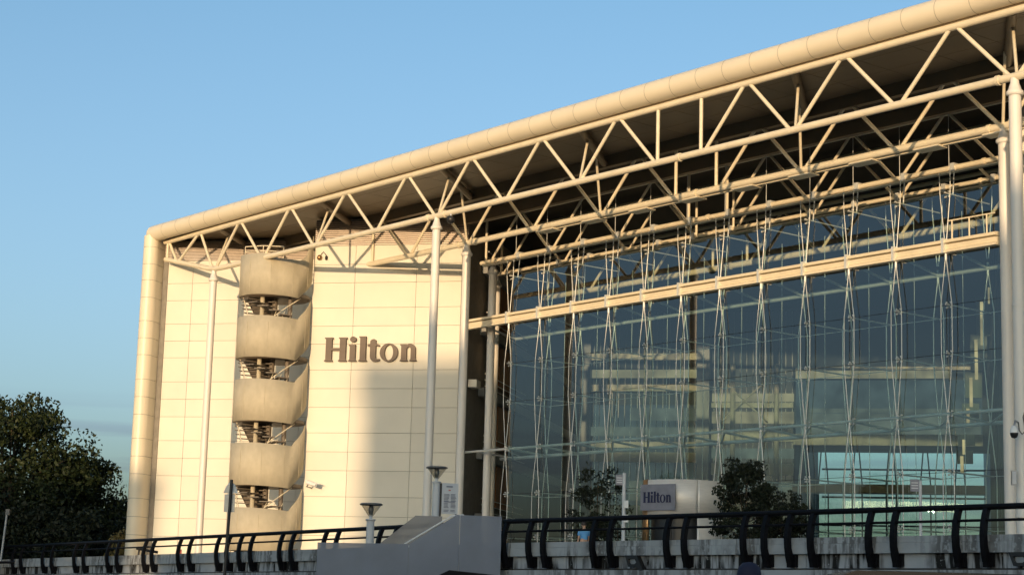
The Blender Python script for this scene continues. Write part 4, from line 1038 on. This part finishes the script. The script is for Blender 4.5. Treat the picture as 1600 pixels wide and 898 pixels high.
for x in (vx0 + 0.9, vx1 - 1.0):
    for yy in (vy - 0.02, vy + vw - 0.2):
        w_ = obj('wheel', MB().tube((x, yy, 0.335), (x, yy + 0.22, 0.335), 0.33, 24), 'tyre', vn)
        obj('rim', MB().tube((x, yy - 0.008, 0.335), (x, yy + 0.228, 0.335), 0.19, 18), 'signback', w_)
obj('roof_rail', MB().box((vx0 + 0.5, vy + 0.08, vh - 0.004), (2.1, 0, 0), (0, 0.04, 0), (0, 0, 0.012)), 'black', vn)
tm = thing('ticket_machine', 'dark slope-topped machine at the bottom edge before the grey screen', 'machine', (-0.35, 19, 0.124))
obj('cabinet', MB().prism([(-0.62, 0.124), (-0.08, 0.124), (-0.08, 1.66), (-0.52, 1.70), (-0.62, 1.66)], (0, 19, 0), (1, 0, 0), (0, 0, 1), (0, 0.45, 0)), 'black', tm)
obj('lid', MB().prism([(-0.66, 1.675), (-0.04, 1.66), (-0.04, 1.69), (-0.55, 1.73)], (0, 18.96, 0), (1, 0, 0), (0, 0, 1), (0, 0.54, 0)), 'rail', tm)
obj('screen', MB().box((-0.5, 18.985, 1.2), (0.32, 0, 0), (0, 0.016, 0), (0, 0, 0.25)), 'vanglass', tm)

# ------------------------------------------------------------------ unseen buildings behind the camera, added and sized to cast the long evening shadow
e_ = Vector((cos(radians(SUN_AZ)), -sin(radians(SUN_AZ)), 0)); f_ = Vector((sin(radians(SUN_AZ)), cos(radians(SUN_AZ)), 0))
def block(u0, u1, back, h, depth, label):
    o = e_ * u0 - f_ * back
    t = thing('shadow_building', label, 'building', o + e_ * (u1 - u0) / 2)
    wl_ = obj('wall', MB().box(o, e_ * (u1 - u0), -f_ * depth, Z * h), 'concrete', t)
    n = int(h // 3.6)
    for k in range(n):
        obj('window_band', MB().box(o + e_ * 1.0 + f_ * 0.003 + Z * (1.1 + k * 3.6), e_ * (u1 - u0 - 2.0), f_ * 0.04, Z * 1.5), 'window', t)
    obj('roof', MB().box(o - e_ * 0.3 + f_ * 0.1 + Z * h, e_ * (u1 - u0 + 0.6), -f_ * (depth + 0.2), Z * 0.25), 'soffit', t)
BACK = 95
tn = tan(radians(SUN_EL))
block(-28.1, 24, BACK, 11.5 + CZ + (BACK + 88) * tn - 0.25, 30, 'wide unseen concrete building behind the camera, sized to its shadow')
block(-66, -40.4, BACK, 6.2 + CZ + (BACK + 95) * tn - 0.25, 25, 'lower unseen concrete building left of the gap, sized to its shadow')
block(-32.6, -28.3, BACK + 6, 2.15 + CZ + (BACK + 6 + 77) * tn - 0.25, 14, 'unseen low block added to shade the parapet, right of the gap')
block(-40.2, -35.0, BACK + 7, 2.15 + CZ + (BACK + 7 + 84) * tn - 0.25, 14, 'unseen low block added to shade the parapet, left of the gap')
